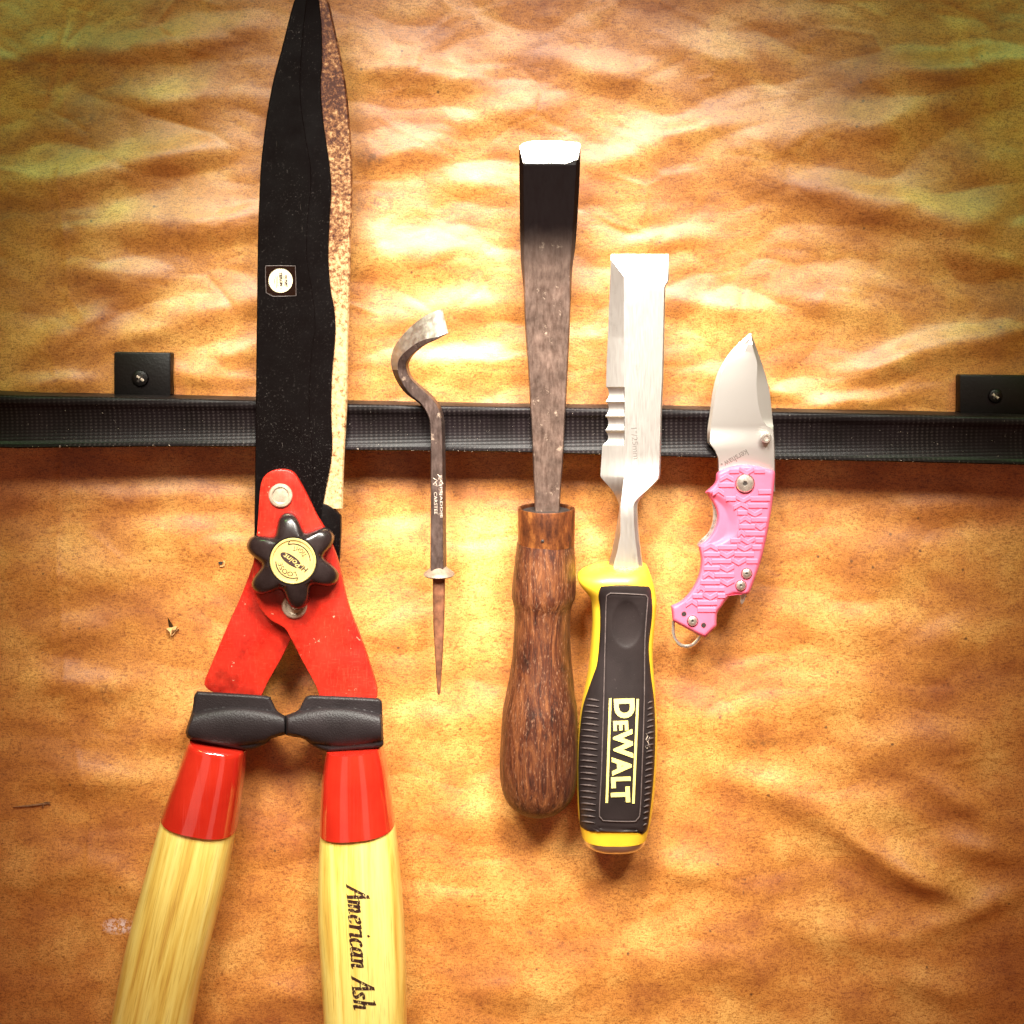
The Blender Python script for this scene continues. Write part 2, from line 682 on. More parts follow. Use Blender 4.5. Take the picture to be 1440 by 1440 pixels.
def old_steel(name, dark_from=None, tint=(0.30, 0.20, 0.16)):
    """brown patinated tool steel; dark_from: (z low, z high) between which a dark reflection is painted into the colour"""
    m = M(name)
    n1 = m.noise(150, 6, 0.65)
    n2 = m.noise(1.0, 5, 0.7, m.mapping((900, 900, 220)))
    col = m.ramp(n1, [(0.3, tuple(c * 0.55 for c in tint)), (0.55, tint), (0.75, tuple(min(1, c * 1.5) for c in tint))])
    col = m.mix(0.5, col, m.ramp(n2, [(0.35, (0.45, 0.38, 0.35)), (0.6, (1, 1, 1))]), 'MULTIPLY')
    pale = m.ramp(m.noise(170, 6, 0.75), [(0.60, (0, 0, 0)), (0.66, (1, 1, 1))])
    col = m.mix(m.math('MULTIPLY', pale, 0.6), col, (0.62, 0.47, 0.36))
    rough = m.ramp(n2, [(0.3, (0.36,) * 3), (0.7, (0.52,) * 3)])
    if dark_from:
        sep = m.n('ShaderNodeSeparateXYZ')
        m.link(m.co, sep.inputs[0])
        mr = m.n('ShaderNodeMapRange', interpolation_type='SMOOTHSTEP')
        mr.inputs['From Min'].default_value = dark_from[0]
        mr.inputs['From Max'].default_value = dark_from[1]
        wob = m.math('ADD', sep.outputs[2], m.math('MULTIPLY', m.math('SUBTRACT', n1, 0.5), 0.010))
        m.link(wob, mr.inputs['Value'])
        col = m.mix(mr.outputs[0], col, (0.004, 0.002, 0.002))  # dark reflection painted into the steel colour towards the cutting end
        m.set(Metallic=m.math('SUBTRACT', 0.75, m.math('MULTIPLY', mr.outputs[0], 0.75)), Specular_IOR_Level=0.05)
    else:
        m.set(Metallic=0.75)
    m.set(Base_Color=col, Roughness=rough)
    m.bump(n2, 0.15, 0.0002)
    return m.m


def bright_steel(name, col=(0.80, 0.77, 0.72), rough=0.35, brush=(900, 900, 60), metal=1.0, smear=0.25, grain=0.15):
    m = M(name)
    b = m.noise(1.0, 5, 0.6, m.mapping(brush))
    s = m.ramp(m.noise(160, 5, 0.65), [(0.58, (0, 0, 0)), (0.72, (1, 1, 1))])
    c = m.mix(grain, col, m.ramp(b, [(0.35, (0.55, 0.52, 0.50)), (0.6, (1, 1, 1))]), 'MULTIPLY')
    c = m.mix(m.math('MULTIPLY', s, smear), c, tuple(x * 0.5 for x in col))
    m.set(Base_Color=c, Metallic=metal, Roughness=m.ramp(b, [(0.3, (rough - min(0.06, grain * 0.5),) * 3), (0.7, (rough + min(0.08, grain * 0.6),) * 3)]))
    m.bump(b, 0.2 * grain, 0.0001)
    return m.m


def rubber(name, col=(0.016, 0.012, 0.013), rough=0.5, scale=1600, strength=0.35):
    m = M(name)
    spk = m.ramp(m.noise(900, 4, 0.75), [(0.66, (0, 0, 0)), (0.76, (1, 1, 1))])
    base = m.ramp(m.noise(70, 5), [(0.3, tuple(c * 0.75 for c in col)), (0.7, tuple(c * 1.35 for c in col))])
    base = m.mix(m.math('MULTIPLY', spk, 0.22), base, (0.36, 0.30, 0.28))
    m.set(Base_Color=base, Roughness=rough, Specular_IOR_Level=0.28)
    vo = m.n('ShaderNodeTexVoronoi')
    vo.inputs['Scale'].default_value = scale
    m.link(m.co, vo.inputs['Vector'])
    m.bump(vo.outputs['Distance'], strength, 0.0003)
    return m.m


def film():
    m = M('clear_film')
    tr = m.n('ShaderNodeBsdfTransparent')
    tr.inputs[0].default_value = (0.96, 0.92, 0.9, 1)
    gl = m.n('ShaderNodeBsdfGlossy')
    gl.inputs['Roughness'].default_value = 0.12
    mx = m.n('ShaderNodeMixShader')
    mx.inputs[0].default_value = 0.07
    m.link(tr.outputs[0], mx.inputs[1])
    m.link(gl.outputs[0], mx.inputs[2])
    m.link(mx.outputs[0], m.t.nodes['Material Output'].inputs['Surface'])
    return m.m


def copper_band():
    m = M('aged_copper')
    n1 = m.noise(1.0, 5, 0.65, m.mapping((180, 180, 60)))
    f = m.noise(900, 5, 0.7)
    col = m.ramp(n1, [(0.40, (0.07, 0.022, 0.011)), (0.53, (0.18, 0.055, 0.018)), (0.66, (0.44, 0.16, 0.04))])
    col = m.mix(0.5, col, m.ramp(f, [(0.34, (0.4, 0.3, 0.25)), (0.5, (1, 1, 1))]), 'MULTIPLY')
    m.set(Base_Color=col, Metallic=0.55, Roughness=0.38)
    m.bump(f, 0.2, 0.0003)
    return m.m


def worn_ink():
    m = M('worn_stamp_ink')
    w = m.ramp(m.noise(1.0, 4, 0.7, m.mapping((1400, 1400, 500))), [(0.36, (1, 1, 1)), (0.42, (0, 0, 0))])
    m.set(Base_Color=m.mix(w, (0.035, 0.012, 0.008), (0.80, 0.62, 0.22)), Roughness=0.5)
    return m.m


MAT = dict(
    paper=paper_material(),
    strip=strip_material(),
    bracket=rubber('black_painted_steel', (0.003, 0.002, 0.002), 0.45, 900, 0.15),
    coating=coated_blade(),
    rust=rusty_blade(),
    red=red_paint('scratched_red_paint', True),
    sleeve=red_paint('glossy_red_vinyl', False),
    rivet=plain('zinc_rivet', (0.55, 0.45, 0.34), 0.38, 0.55, 0.25, 500, 0.15),
    knob=plain('smoky_black_plastic', (0.014, 0.009, 0.009), 0.26, 0, 0.3, 200, 0.03),
    gold=plain('brass_foil', (0.72, 0.56, 0.20), 0.34, 0.35, 0.2, 350),
    ink=plain('black_ink', (0.03, 0.012, 0.010), 0.55, 0, 0.3, 900),
    greyink=plain('etched_grey', (0.13, 0.11, 0.10), 0.7, 0.0, 0.2, 900),
    bumper=rubber('black_moulded_rubber'),
    stamp=worn_ink(),
    collar=plain('dull_collar_steel', (0.27, 0.20, 0.15), 0.55, 0.5, 0.3, 400, 0.2),
    ash_l=ash_wood('ash_wood_leaning', math.radians(-13)),
    ash_r=ash_wood('ash_wood', math.radians(2)),
    film=film(),
    cream=plain('cream_print', (0.80, 0.70, 0.46), 0.5, 0, 0.06, 400),
    hook=old_steel('brown_tool_steel', None, (0.135, 0.092, 0.080)),
    polished=bright_steel('polished_steel', (0.84, 0.79, 0.72), 0.42, (500, 500, 500), 1.0, 0.12),
    spike=plain('rusted_spike', (0.19, 0.075, 0.038), 0.55, 0.4, 0.6, 260, 0.3),
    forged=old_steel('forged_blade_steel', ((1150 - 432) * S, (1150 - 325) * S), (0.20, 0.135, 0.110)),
    ground=bright_steel('freshly_ground_steel', (0.62, 0.58, 0.50), 0.36, (300, 300, 900), 1.0, 0.1),
    copper=copper_band(),
    wood=dark_wood(),
    satin=bright_steel('satin_blade_steel', (0.60, 0.58, 0.55), 0.46, (3000, 900, 160), 1.0, 0.32, 0.07),
    yellow=plain('yellow_plastic', (0.80, 0.50, 0.03), 0.42, 0, 0.05, 200, 0.03, 0.1),
    yellowp=plain('pale_yellow_print', (0.86, 0.74, 0.22), 0.5, 0, 0.06, 400),
    grip=rubber('black_grip_rubber', (0.018, 0.013, 0.013), 0.46, 2600, 0.12),
    ridge=plain('worn_rubber_edge', (0.10, 0.076, 0.072), 0.5, 0, 0.3, 600),
    pink=plain('pink_nylon', (0.72, 0.115, 0.205), 0.5, 0, 0.06, 300, 0.05),
    blast=bright_steel('bead_blasted_steel', (0.54, 0.52, 0.495), 0.46, (1400, 1400, 1400), 1.0, 0.05, 0.015),
    edge=bright_steel('sharpened_edge', (0.88, 0.85, 0.76), 0.34, (700, 700, 200), 1.0, 0.0, 0.03),
    screw=plain('steel_screw', (0.78, 0.74, 0.68), 0.28, 0.9, 0.12, 600),
    dark=plain('dark_recess', (0.02, 0.012, 0.010), 0.7, 0, 0.2, 600),
    torn=plain('torn_paper_fibre', (0.62, 0.36, 0.14), 0.8, 0, 0.2, 700, 0.4),
    nail=plain('dark_nail_steel', (0.035, 0.018, 0.012), 0.45, 0.4, 0.3, 500),
    chip=plain('pale_filing', (0.50, 0.40, 0.33), 0.5, 0.2, 0.3, 900),
    splinter=plain('wood_splinter', (0.26, 0.13, 0.06), 0.7, 0, 0.4, 900),
)

# ------------------------------------------------------------------ the wall behind: crumpled kraft paper
# relief of the sheet: folds as long soft swellings (px, py, half length, half width, turn in degrees, height mm)
FOLDS = [
    (1190, 165, 190, 30, 14, 2.0), (1330, 85, 120, 26, 6, 1.8), (1290, 285, 150, 32, -12, 2.2), (1130, 250, 90, 22, -8, 1.0),
    (1360, 350, 90, 20, -4, 1.2), (1080, 160, 90, 26, 12, 1.0), (960, 175, 70, 18, 10, 1.0), (980, 60, 60, 22, -20, 0.8),
    (1360, 470, 110, 24, 14, 1.6), (1250, 500, 80, 18, 22, 1.2), (1190, 560, 90, 16, 12, 1.6), (1080, 540, 60, 14, -14, 1.0),
    (1010, 420, 90, 20, -8, 1.0), (1170, 420, 80, 20, -10, 0.9), (930, 330, 60, 18, 5, 0.7),
    (140, 230, 90, 26, 10, 1.8), (250, 205, 80, 22, 6, 1.3), (190, 300, 130, 30, 2, 2.0), (320, 300, 70, 24, 10, 1.2),
    (160, 370, 80, 26, -4, 1.6), (110, 450, 60, 22, 28, 1.6), (190, 465, 70, 20, 12, 1.4), (300, 420, 90, 24, 8, 1.4),
    (320, 490, 60, 18, 14, 1.0), (90, 60, 110, 26, 6, 1.2), (260, 50, 90, 20, 10, 1.0), (250, 130, 90, 20, 4, 1.0),
    (600, 90, 110, 24, -8, 1.4), (700, 150, 90, 22, 10, 1.0), (590, 340, 120, 34, -4, 1.5), (640, 420, 100, 30, 8, 1.2),
    (560, 200, 80, 22, 6, 0.9), (860, 90, 90, 24, -12, 1.0), (880, 210, 70, 20, 8, 0.9), (680, 250, 60, 20, -5, 0.8),
    (640, 500, 120, 22, -2, 1.0), (890, 500, 60, 20, 4, 0.7), (260, 520, 80, 14, -4, 1.0), (90, 530, 70, 14, 4, 0.9),
    (120, 790, 120, 34, 4, 1.1), (260, 740, 90, 30, -4, 1.0), (110, 870, 70, 24, 10, 1.0), (110, 950, 80, 22, -4, 1.2),
    (150, 1080, 90, 26, -6, 1.4), (250, 1010, 60, 24, 20, 0.9), (70, 1210, 70, 30, 6, 1.0), (180, 1230, 70, 24, -30, 0.8),
    (1130, 960, 150, 36, 6, 1.0), (1010, 1000, 110, 34, -8, 1.0), (1120, 1100, 140, 26, -12, 1.2), (1290, 1030, 110, 28, 6, 1.2),
    (1230, 1180, 130, 22, -28, 1.9), (1295, 1225, 60, 22, -24, 2.0), (1385, 1185, 50, 18, -8, 1.6), (1340, 1110, 70, 20, -30, 1.2),
    (1370, 1270, 80, 18, 22, 1.3), (1310, 1375, 60, 20, -12, 1.2), (1050, 1330, 60, 40, -50, 1.2), (1200, 1300, 120, 30, -8, 1.0),
    (980, 1210, 90, 26, -14, 1.0), (900, 1330, 120, 40, 6, 1.0), (680, 1250, 90, 34, 10, 0.9), (730, 1380, 90, 26, -6, 0.8),
    (640, 1120, 80, 40, -40, 0.8), (380, 1150, 60, 50, 10, 0.8), (640, 1000, 90, 34, 6, 0.7), (560, 860, 90, 40, 4, 0.9),
    (1230, 760, 130, 40, -4, 0.9), (1340, 880, 90, 30, 8, 0.9), (1180, 860, 90, 30, -10, 0.8), (1340, 700, 90, 20, 0, 0.7),
    (200, 690, 160, 18, 0, 0.8), (620, 760, 90, 40, 0, 0.8), (400, 1380, 60, 30, 0, 0.7),
]
CREASES = [
    ([(88, 640), (80, 720), (82, 800), (88, 900), (95, 1010), (113, 1080), (125, 1130), (124, 1200), (130, 1290), (148, 1350), (160, 1400)], 4, 0.55),
    ([(1168, 565), (1180, 574), (1195, 568), (1215, 572)], 3, -0.6),
    ([(1290, 1242), (1330, 1235), (1365, 1228), (1395, 1208)], 4, 0.7),
    ([(1160, 1190), (1200, 1188), (1230, 1196)], 3, 0.35),
    ([(1340, 1075), (1370, 1068), (1410, 1066)], 3, 0.45),
    ([(85, 120), (90, 180), (84, 260), (92, 340), (96, 420)], 4, 0.4),
    ([(985, 112), (1000, 108), (1008, 98)], 3, 0.5),
    ([(700, 1230), (712, 1280), (730, 1330), (738, 1390)], 3, 0.3),
    ([(1060, 1240), (1058, 1300)], 2.5, -0.35),
]
_fold = np.array(FOLDS, float)


def paper_h(px, py):
    """heights (m) of the sheet at arrays of pixels on the wall"""
    h = np.zeros_like(px)
    for x, y, a, b, ang, amp in FOLDS:
        t = math.radians(ang)
        dx, dy = px - x, py - y - b * 0.55
        u = dx * math.cos(t) - dy * math.sin(t)
        v = dx * math.sin(t) + dy * math.cos(t)
        v = v + 0.10 * np.sin(u * 0.045 + x) * b
        h += amp * 2.3 * np.exp(-(np.abs(u / a)) ** 2.2 - (v / b) ** 2)
    for pts, w, amp in CREASES:
        q = spline(pts, 4.0)
        d2 = np.full(px.shape, 1e9)
        for (x0, y0), (x1, y1) in zip(q[:-1], q[1:]):
            bx, by = x1 - x0, y1 - y0
            t = np.clip(((px - x0) * bx + (py - y0) * by) / (bx * bx + by * by + 1e-9), 0, 1)
            d2 = np.minimum(d2, (px - x0 - t * bx) ** 2 + (py - y0 - t * by) ** 2)
        h += amp * 1.1 * np.exp(-np.sqrt(d2) / w) * (0.6 + 0.4 * np.sin(px * 0.11 + py * 0.05) * np.sin(py * 0.083))
    return h * 0.001


x0, x1, y0, y1, st = -200, 1640, -200, 1640, 3.0
nx, ny = int((x1 - x0) / st) + 1, int((y1 - y0) / st) + 1
gx, gy = np.meshgrid(np.linspace(x0, x1, nx), np.linspace(y0, y1, ny))
H = paper_h(gx, gy)
rough_h = np.zeros_like(H)
for r in range(ny):
    yy = gy[r, 0]
    wgt = 1.0 if yy < 600 else 0.62
    for c in range(nx):
        xx = gx[r, c]
        wx_ = xx + 18 * noise.noise((xx * 0.011, yy * 0.011, 7.7))
        wy_ = yy + 12 * noise.noise((xx * 0.013, yy * 0.013, 2.2))
        a = abs(noise.noise((wx_ * 0.0062, wy_ * 0.0135, 3.1))) * 1.25 + abs(noise.noise((wx_ * 0.013, wy_ * 0.024, 9.2))) * 0.46 \
            + abs(noise.noise((wx_ * 0.028, wy_ * 0.046, 1.7))) * 0.15 + noise.noise((xx * 0.08, yy * 0.13, 5.5)) * 0.035
        dv = noise.voronoi((wx_ * 0.0085 + 3.3, wy_ * 0.013, 0.4))[0]
        a += 0.19 * math.exp(-(dv[1] - dv[0]) * 14.0) * noise.noise((xx * 0.006, yy * 0.006, 8.8)) * 2.0
        rough_h[r, c] = a * wgt
H = H + rough_h * 0.0016 - 0.0014
# the sheet is pressed flat where the bar and its brackets are screwed on
flat = np.exp(-((gy - (560 + 0.019 * gx + 40)) / 40.0) ** 4)
for bx_, by_ in ((200, 527), (1395, 556)):
    flat = np.maximum(flat, np.exp(-((gx - bx_) / 60) ** 4 - ((gy - by_) / 48) ** 4))
H = H * (1 - 0.85 * flat)
verts = np.stack([(gx - 720) * S, -H, (720 - gy) * S], -1).reshape(-1, 3)
idx = np.arange(nx * ny).reshape(ny, nx)
faces = np.stack([idx[:-1, :-1], idx[1:, :-1], idx[1:, 1:], idx[:-1, 1:]], -1).reshape(-1, 4)
me = bpy.data.meshes.new('wall')
me.from_pydata(verts.tolist(), [], faces.tolist())
me.shade_smooth()
me.materials.append(MAT['paper'])
wall = bpy.data.objects.new('wall', me)
C.objects.link(wall)
wall['kind'] = 'structure'
wall['label'] = 'wall covered in crumpled brown kraft paper'


def wall_h(px, py):
    c = int(round((px - x0) / st))
    r = int(round((py - y0) / st))
    return float(H[max(0, min(ny - 1, r)), max(0, min(nx - 1, c))])


# ------------------------------------------------------------------ the magnetic bar
bar = root('magnetic_bar', 'black ridged magnetic tool bar screwed across the papered wall', 'tool holder', P(720, 640, 0))
top_x = [(-120, 551), (28, 556), (200, 559), (360, 563), (489, 568), (700, 572), (938, 575), (1086, 579), (1250, 582), (1416, 586), (1560, 590)]
bot_x = [(-120, 628), (28, 631), (200, 629), (358, 629), (489, 634), (700, 636), (980, 644), (1090, 647), (1250, 650), (1416, 654), (1560, 658)]
tx_, ty_ = zip(*top_x)
bx_, by_ = zip(*bot_x)
prof = [(0.0, 0.0), (0.0, 0.0205), (0.012, 0.0216), (0.04, HS), (0.13, HS), (0.17, 0.0217), (0.21, 0.0209)] + \
       [(0.21 + 0.70 * i / 12, 0.0209 - 0.0015 * math.sin(math.pi * (i / 12)) ** 0.8) for i in range(1, 12)] + \
       [(0.92, 0.0208), (0.945, 0.0216), (0.965, HS), (0.985, 0.0217), (1.0, 0.0205), (1.0, 0.0)]
R = []
for x in np.arange(-120, 1561, 12):
    yt, yb = np.interp(x, tx_, ty_), np.interp(x, bx_, by_)
    yt += noise.noise((x * 0.02, 0, 0)) * 0.3
    yb += noise.noise((x * 0.03, 5, 0)) * 0.4
    ring = []
    for v, h in prof:
        yy = yt + (yb - yt) * v
        p = P(x, yy, HS)
        ring.append((p[0], -h, p[2]))
    R.append(ring)
rings('bar_body', R, MAT['strip'], bar, angle=50)


def bracket(x0, x1, y0, y1, sx, sy, sr):
    o = [(x0 + 2, y0), (x1 - 2, y0 + 1), (x1, y0 + 3), (x1, y1), (x0, y1), (x0, y0 + 2)]
    b = plate('mounting_tab', o, 0.0052, 0.0062, MAT['bracket'], bar, bevel=0.0005)
    R = disc_rows((sx, sy), [(sr, 0.005), (sr, 0.0056), (sr * .86, 0.0064), (sr * .5, 0.0068), (0.3, 0.0069)], n=24)
    s = rings('screw', R, MAT['bracket'], b)
    for a in (35, 125):
        c, q = math.cos(math.radians(a)), math.sin(math.radians(a))
        ribbon('screw_slot', [(sx - c * sr * .5, sy - q * sr * .5), (sx, sy), (sx + c * sr * .5, sy + q * sr * .5)], 3, 0.0067, 0.0003,
               MAT['chip'] if a == 35 else MAT['dark'], s)


bracket(160, 240, 495, 572, 197, 532, 12)
bracket(1350, 1448, 527, 598, 1400, 557, 10)

# ------------------------------------------------------------------ hedge shears
KS = 0.040
shears = root('hedge_shears', 'large hedge shears with red arms, star knob and pale ash handles', 'hedge shears', P(365, 1500, 0.0))
B0 = HS                      # back of the rear blade at the bar


def sh(off):
    return lambda x, y: B0 + off + tilt(y, KS)


left_edge = curve_x([(441, -52), (428, -30), (414, 0), (396, 69), (383, 119), (373, 178), (366.7, 236), (364, 292), (362.5, 347), (360.5, 500), (359, 639), (358, 720), (357, 800)])
bevel_line = curve_x([(441.5, -52), (436, -30), (431, 0), (424, 70), (422, 133), (429, 189), (436, 230), (437, 264), (433, 300), (431, 350), (433, 375), (438, 406), (442, 436), (443, 464), (439, 489), (436, 530), (435, 572), (437, 611), (439, 636), (440, 680), (438, 720), (436, 800)])
wavy = curve_x([(442.5, -52), (446, -25), (448.6, 0), (452, 36), (453, 83), (451, 117), (453, 156), (458, 194), (463, 228), (466, 264), (464, 300), (462.5, 333), (462, 365), (465, 406), (470, 433), (472, 461), (470, 494), (467, 530), (466, 572), (466.7, 600), (467.5, 625), (465, 653), (460, 680), (455.5, 704), (452, 730), (450, 800)])
R = []
for y in np.arange(-52, 792, 5.0):
    L, Bv, Wv = left_edge(y), bevel_line(y), wavy(y)
    hf = sh(0.0062)(0, y)
    hb = sh(0.0034)(0, y)
    R.append([P(L, y, hb), P(L, y, hf - 0.0004), P(L + 1.2, y, hf), P(Bv - 0.6, y, hf), P(Bv + 0.6, y, hf - 0.00025), P(Wv - 1.0, y, hb + 0.0009), P(Wv, y, hb + 0.0004), P(Wv, y, hb)])
front_blade = rings('front_blade', R, MAT['coating'], shears, angle=8, label='black coated blade with a wavy cutting edge')

right_edge = curve_x([(444, -60), (452, -30), (461, 0), (464, 8), (478, 72), (487, 122), (492, 172), (495, 222), (496, 278), (494, 333), (492.5, 406), (490, 489), (489, 558), (487, 600), (484, 656), (482.5, 715)])
R = []
for y in np.arange(-60, 716, 5.0):
    Rr = right_edge(y)
    L = max(left_edge(max(y, -52)) + 14, wavy(max(y, -52)) - 26)
    L = min(L, Rr - 0.6)
    hf = sh(0.0030)(0, y)
    hb = sh(0.0)(0, y)
    e = min(3.0, (Rr - L) * 0.2)
    R.append([P(L, y, hb), P(L, y, hf), P(Rr - e, y, hf), P(Rr - e * 0.3, y, hf - 0.0006), P(Rr, y, hf - 0.0014), P(Rr, y, hb)])
rear_blade = rings('rear_blade', R, MAT['rust'], shears, angle=12, label='rust speckled pale blade behind the black one')
plate('blade_heel', spline([(420, 706, 'c'), (440, 706, 'c'), (459, 710), (470, 717), (479, 727, 'c'), (479, 752), (477, 786), (474, 805, 'c'), (420, 805, 'c')], 3, True),
      sh(0.0040), 0.0038, MAT['coating'], shears, bevel=0.0004)

rear_arm = [(356, 792, 'c'), (340, 835), (322, 875), (307, 910), (288, 956), (286.5, 963), (291, 969), (300, 974, 'c'), (367, 980, 'c'), (378, 957), (395, 927), (409, 899), (440, 845), (462, 800), (455, 770), (420, 745), (375, 750)]
rear_arm_o = plate('rear_arm', spline(rear_arm, 4, True), sh(0.0034), 0.0034, MAT['red'], shears, bevel=0.0005)
front_arm = [(365, 690), (368, 676), (374, 667), (385, 661.5), (400, 660.5), (412, 665), (421, 677.5), (432.5, 699), (445, 725), (457.5, 746), (472, 780), (480, 810), (490, 852), (505, 892), (517.5, 927), (530, 969), (529, 984, 'c'), (450, 984, 'c'), (444, 965), (425, 930), (410, 901), (402.5, 887), (396, 881), (380, 872), (365, 855), (357.5, 835), (355, 815), (356, 790), (360, 760), (362.5, 727)]
front_arm_o = plate('front_arm', spline(front_arm, 4, True), sh(0.0098), 0.0034, MAT['red'], shears, bevel=0.0006)


def rivet(cx_, cy_, r, hf, name='rivet', dome=0.0010):
    b = hf(cx_, cy_)
    R = disc_rows((cx_, cy_), [(r, b - 0.0005), (r, b + 0.0006), (r * .92, b + 0.0011), (r * .72, b + 0.0012), (r * .64, b + 0.0008), (r * .60, b + 0.0007), (r * .35, b + 0.0006 + dome * .3), (0.2, b + 0.0006 + dome * .4)], n=36)
    return rings(name, R, MAT['rivet'], shears, angle=30)


rivet(394.5, 697, 16, sh(0.0098), 'pivot_rivet')
rivet(414, 852, 17, sh(0.0098), 'stop_rivet', 0.0014)

# star knob
kc = (412, 789)
kb = sh(0.0098)(*kc)
a0 = math.radians(97)


def knob_ring(sc, h, shift=0.0, n=144):
    c = P(kc[0], kc[1], h)
    ring = []
    for i in range(n):
        t = 2 * math.pi * i / n
        f = 0.5 + 0.5 * math.cos(6 * (t - a0))
        f = f * f * (3 - 2 * f) * 0.45 + f * 0.55
        q = (40.0 + 22.0 * f ** 0.8) * sc + shift * 1
        ring.append((c[0] + q * S * math.cos(t), c[1], c[2] + q * S * math.sin(t)))
    return ring


def knob_flat(r, h, n=144):
    c = P(kc[0], kc[1], h)
    return [(c[0] + r * S * math.cos(2 * math.pi * i / n), c[1], c[2] + r * S * math.sin(2 * math.pi * i / n)) for i in range(n)]


def lobe_top(sc, hh, drop, n=144):
    """a loop on the crown: follows the outline, sinks towards the lobe ends"""
    ring = knob_ring(sc, hh)
    return [(v[0], v[1] + drop * (math.hypot(v[0] - ring_c[0], v[2] - ring_c[2]) / (62 * S)) ** 2, v[2]) for v in ring]


ring_c = P(kc[0], kc[1], kb + 0.012)
R = [knob_ring(1.04, kb + 0.0006), knob_ring(1.05, kb + 0.003), knob_ring(1.02, kb + 0.0065), knob_ring(0.99, kb + 0.0088),
     lobe_top(0.95, kb + 0.0106, 0.0008), lobe_top(0.88, kb + 0.0118, 0.0010), lobe_top(0.80, kb + 0.0124, 0.0010), knob_flat(34, kb + 0.0128), knob_flat(31.5, kb + 0.0129), knob_flat(31, kb + 0.0117), knob_flat(1, kb + 0.0117)]
knob = rings('knob', R, MAT['knob'], shears, angle=50, label='black six lobed plastic star knob with a brass disc')
dh = kb + 0.0119
dc_w = P(kc[0], kc[1], dh)
R = disc_rows(kc, [(30, kb + 0.011), (30, dh + 0.0006), (29, dh + 0.0009), (27.2, dh + 0.0008), (26.6, dh + 0.0002), (0.3, dh + 0.0002)], n=64)
dial = rings('dial_disc', R, MAT['gold'], knob, angle=30)
dhh = dh + 0.0003
dc = kc
text('print', 'LOOSE', dc, 146, 26, 6.5, dhh, 0.0, MAT['ink'], dial, bold=0.0, arc=(15.2, False))
text('print', 'TIGHT', dc, 146, 26, 6.5, dhh, 0.0, MAT['ink'], dial, bold=0.0, arc=(21.5, True))
ca_, sa_ = math.cos(math.radians(146)), math.sin(math.radians(146))


def dial_pt(x, y):
    return dc[0] + x * ca_ - y * sa_, dc[1] - (x * sa_ + y * ca_)


for g0, g1 in ((35, 140), (215, 320)):
    pts = [dial_pt(24.2 * math.cos(math.radians(g)), 24.2 * math.sin(math.radians(g))) for g in np.linspace(g0, g1, 18)]
    ribbon('arrow', pts, 1.3, dhh, 0.00008, MAT['ink'], dial)
    e = pts[-1] if g0 < 100 else pts[-1]
    q = pts[-3]
    vx, vy = e[0] - q[0], e[1] - q[1]
    ribbon('arrow_head', [(e[0] - vx * .5 - vy * .9, e[1] - vy * .5 + vx * .9), e], 1.2, dhh, 0.00008, MAT['ink'], dial)
ov = [dial_pt(3.0 + 17.5 * math.cos(t), 0.5 + 6.6 * math.sin(t)) for t in np.linspace(0, 2 * math.pi, 40)[:-1]]
plate('logo_oval', ov, dhh + 0.00006, 0.00004, MAT['ink'], dial, bevel=0)
text('print', 'HI', dial_pt(-24, -3.4), 146, 10.5, 7.5, dhh, 0.0001, MAT['ink'], dial, bold=0.015, shear=0.2)
text('print', 'Point', dial_pt(-12.5, -3.4), 146, 28, 7.5, dhh, 0.00014, MAT['gold'], dial, bold=0.01, shear=0.2)

# moulded stops below the arms
lb = [(277, 972, 'c'), (371, 978), (381, 983), (389.5, 999), (403, 1007.5, 'c'), (403, 1032.5, 'c'), (381, 1039), (375.5, 1045), (356, 1053), (342, 1054, 'c'), (269, 1040.5), (262.5, 1036.5), (261, 1029), (270, 1000), (273, 978)]
rb = [(438, 977.5), (533, 982), (537, 986), (538, 1005), (539.5, 1047), (536, 1051, 'c'), (462, 1057, 'c'), (448, 1053), (435, 1045), (427, 1039), (402, 1034, 'c'), (401, 1006, 'c'), (418.6, 999), (425.5, 988), (431, 979)]


def bumper(pts, base, flip, xin, xout):
    poly = spline(pts, 4, True)

    def top(x, y, d):
        e = min(1.0, d / 5.0)
        hh = base + tilt(y, KS) + 0.0095 + 0.0022 * (math.sqrt(max(0, 1 - (1 - e) ** 2)) - 1)
        s = (x - xin) / (xout - xin)                 # 0 at the meeting face, 1 at the outer end
        yc = 1020 + 3 * s
        wdt = 16 + 11 * max(0, math.sin(math.pi * min(1, max(0, s * 0.95))))
        q = (y - yc) / wdt
        if abs(q) < 1:
            hh += 0.0042 * math.sqrt(1 - q * q) * min(1, d / 3)
        return hh

    def back(x, y):
        return base + tilt(y, KS) - 0.004
    return relief('bumper', poly, top, back, MAT['bumper'], shears, 70, 64, angle=50)


bumper(lb, B0 - 0.001, -1, 401, 262)
bumper(rb, B0 + 0.003, 1, 403, 538)


def sweep_between(Ls, Rs, n, hc, rd):
    """rows between two measured side lines given as matching lists of points"""
    a, b = spline(Ls, 6), spline(Rs, 6)
    ia = np.linspace(0, 1, len(a))
    ib = np.linspace(0, 1, len(b))
    rows = []
    for i in range(n + 1):
        t = i / n
        L = (np.interp(t, ia, [q[0] for q in a]), np.interp(t, ia, [q[1] for q in a]))
        Rr = (np.interp(t, ib, [q[0] for q in b]), np.interp(t, ib, [q[1] for q in b]))
        rows.append((L, Rr, hc((L[1] + Rr[1]) / 2), rd(t)))
    return rows


hcl = lambda y: B0 + 0.0012 + tilt(y, KS)
hcr = lambda y: B0 + 0.0050 + tilt(y, KS)
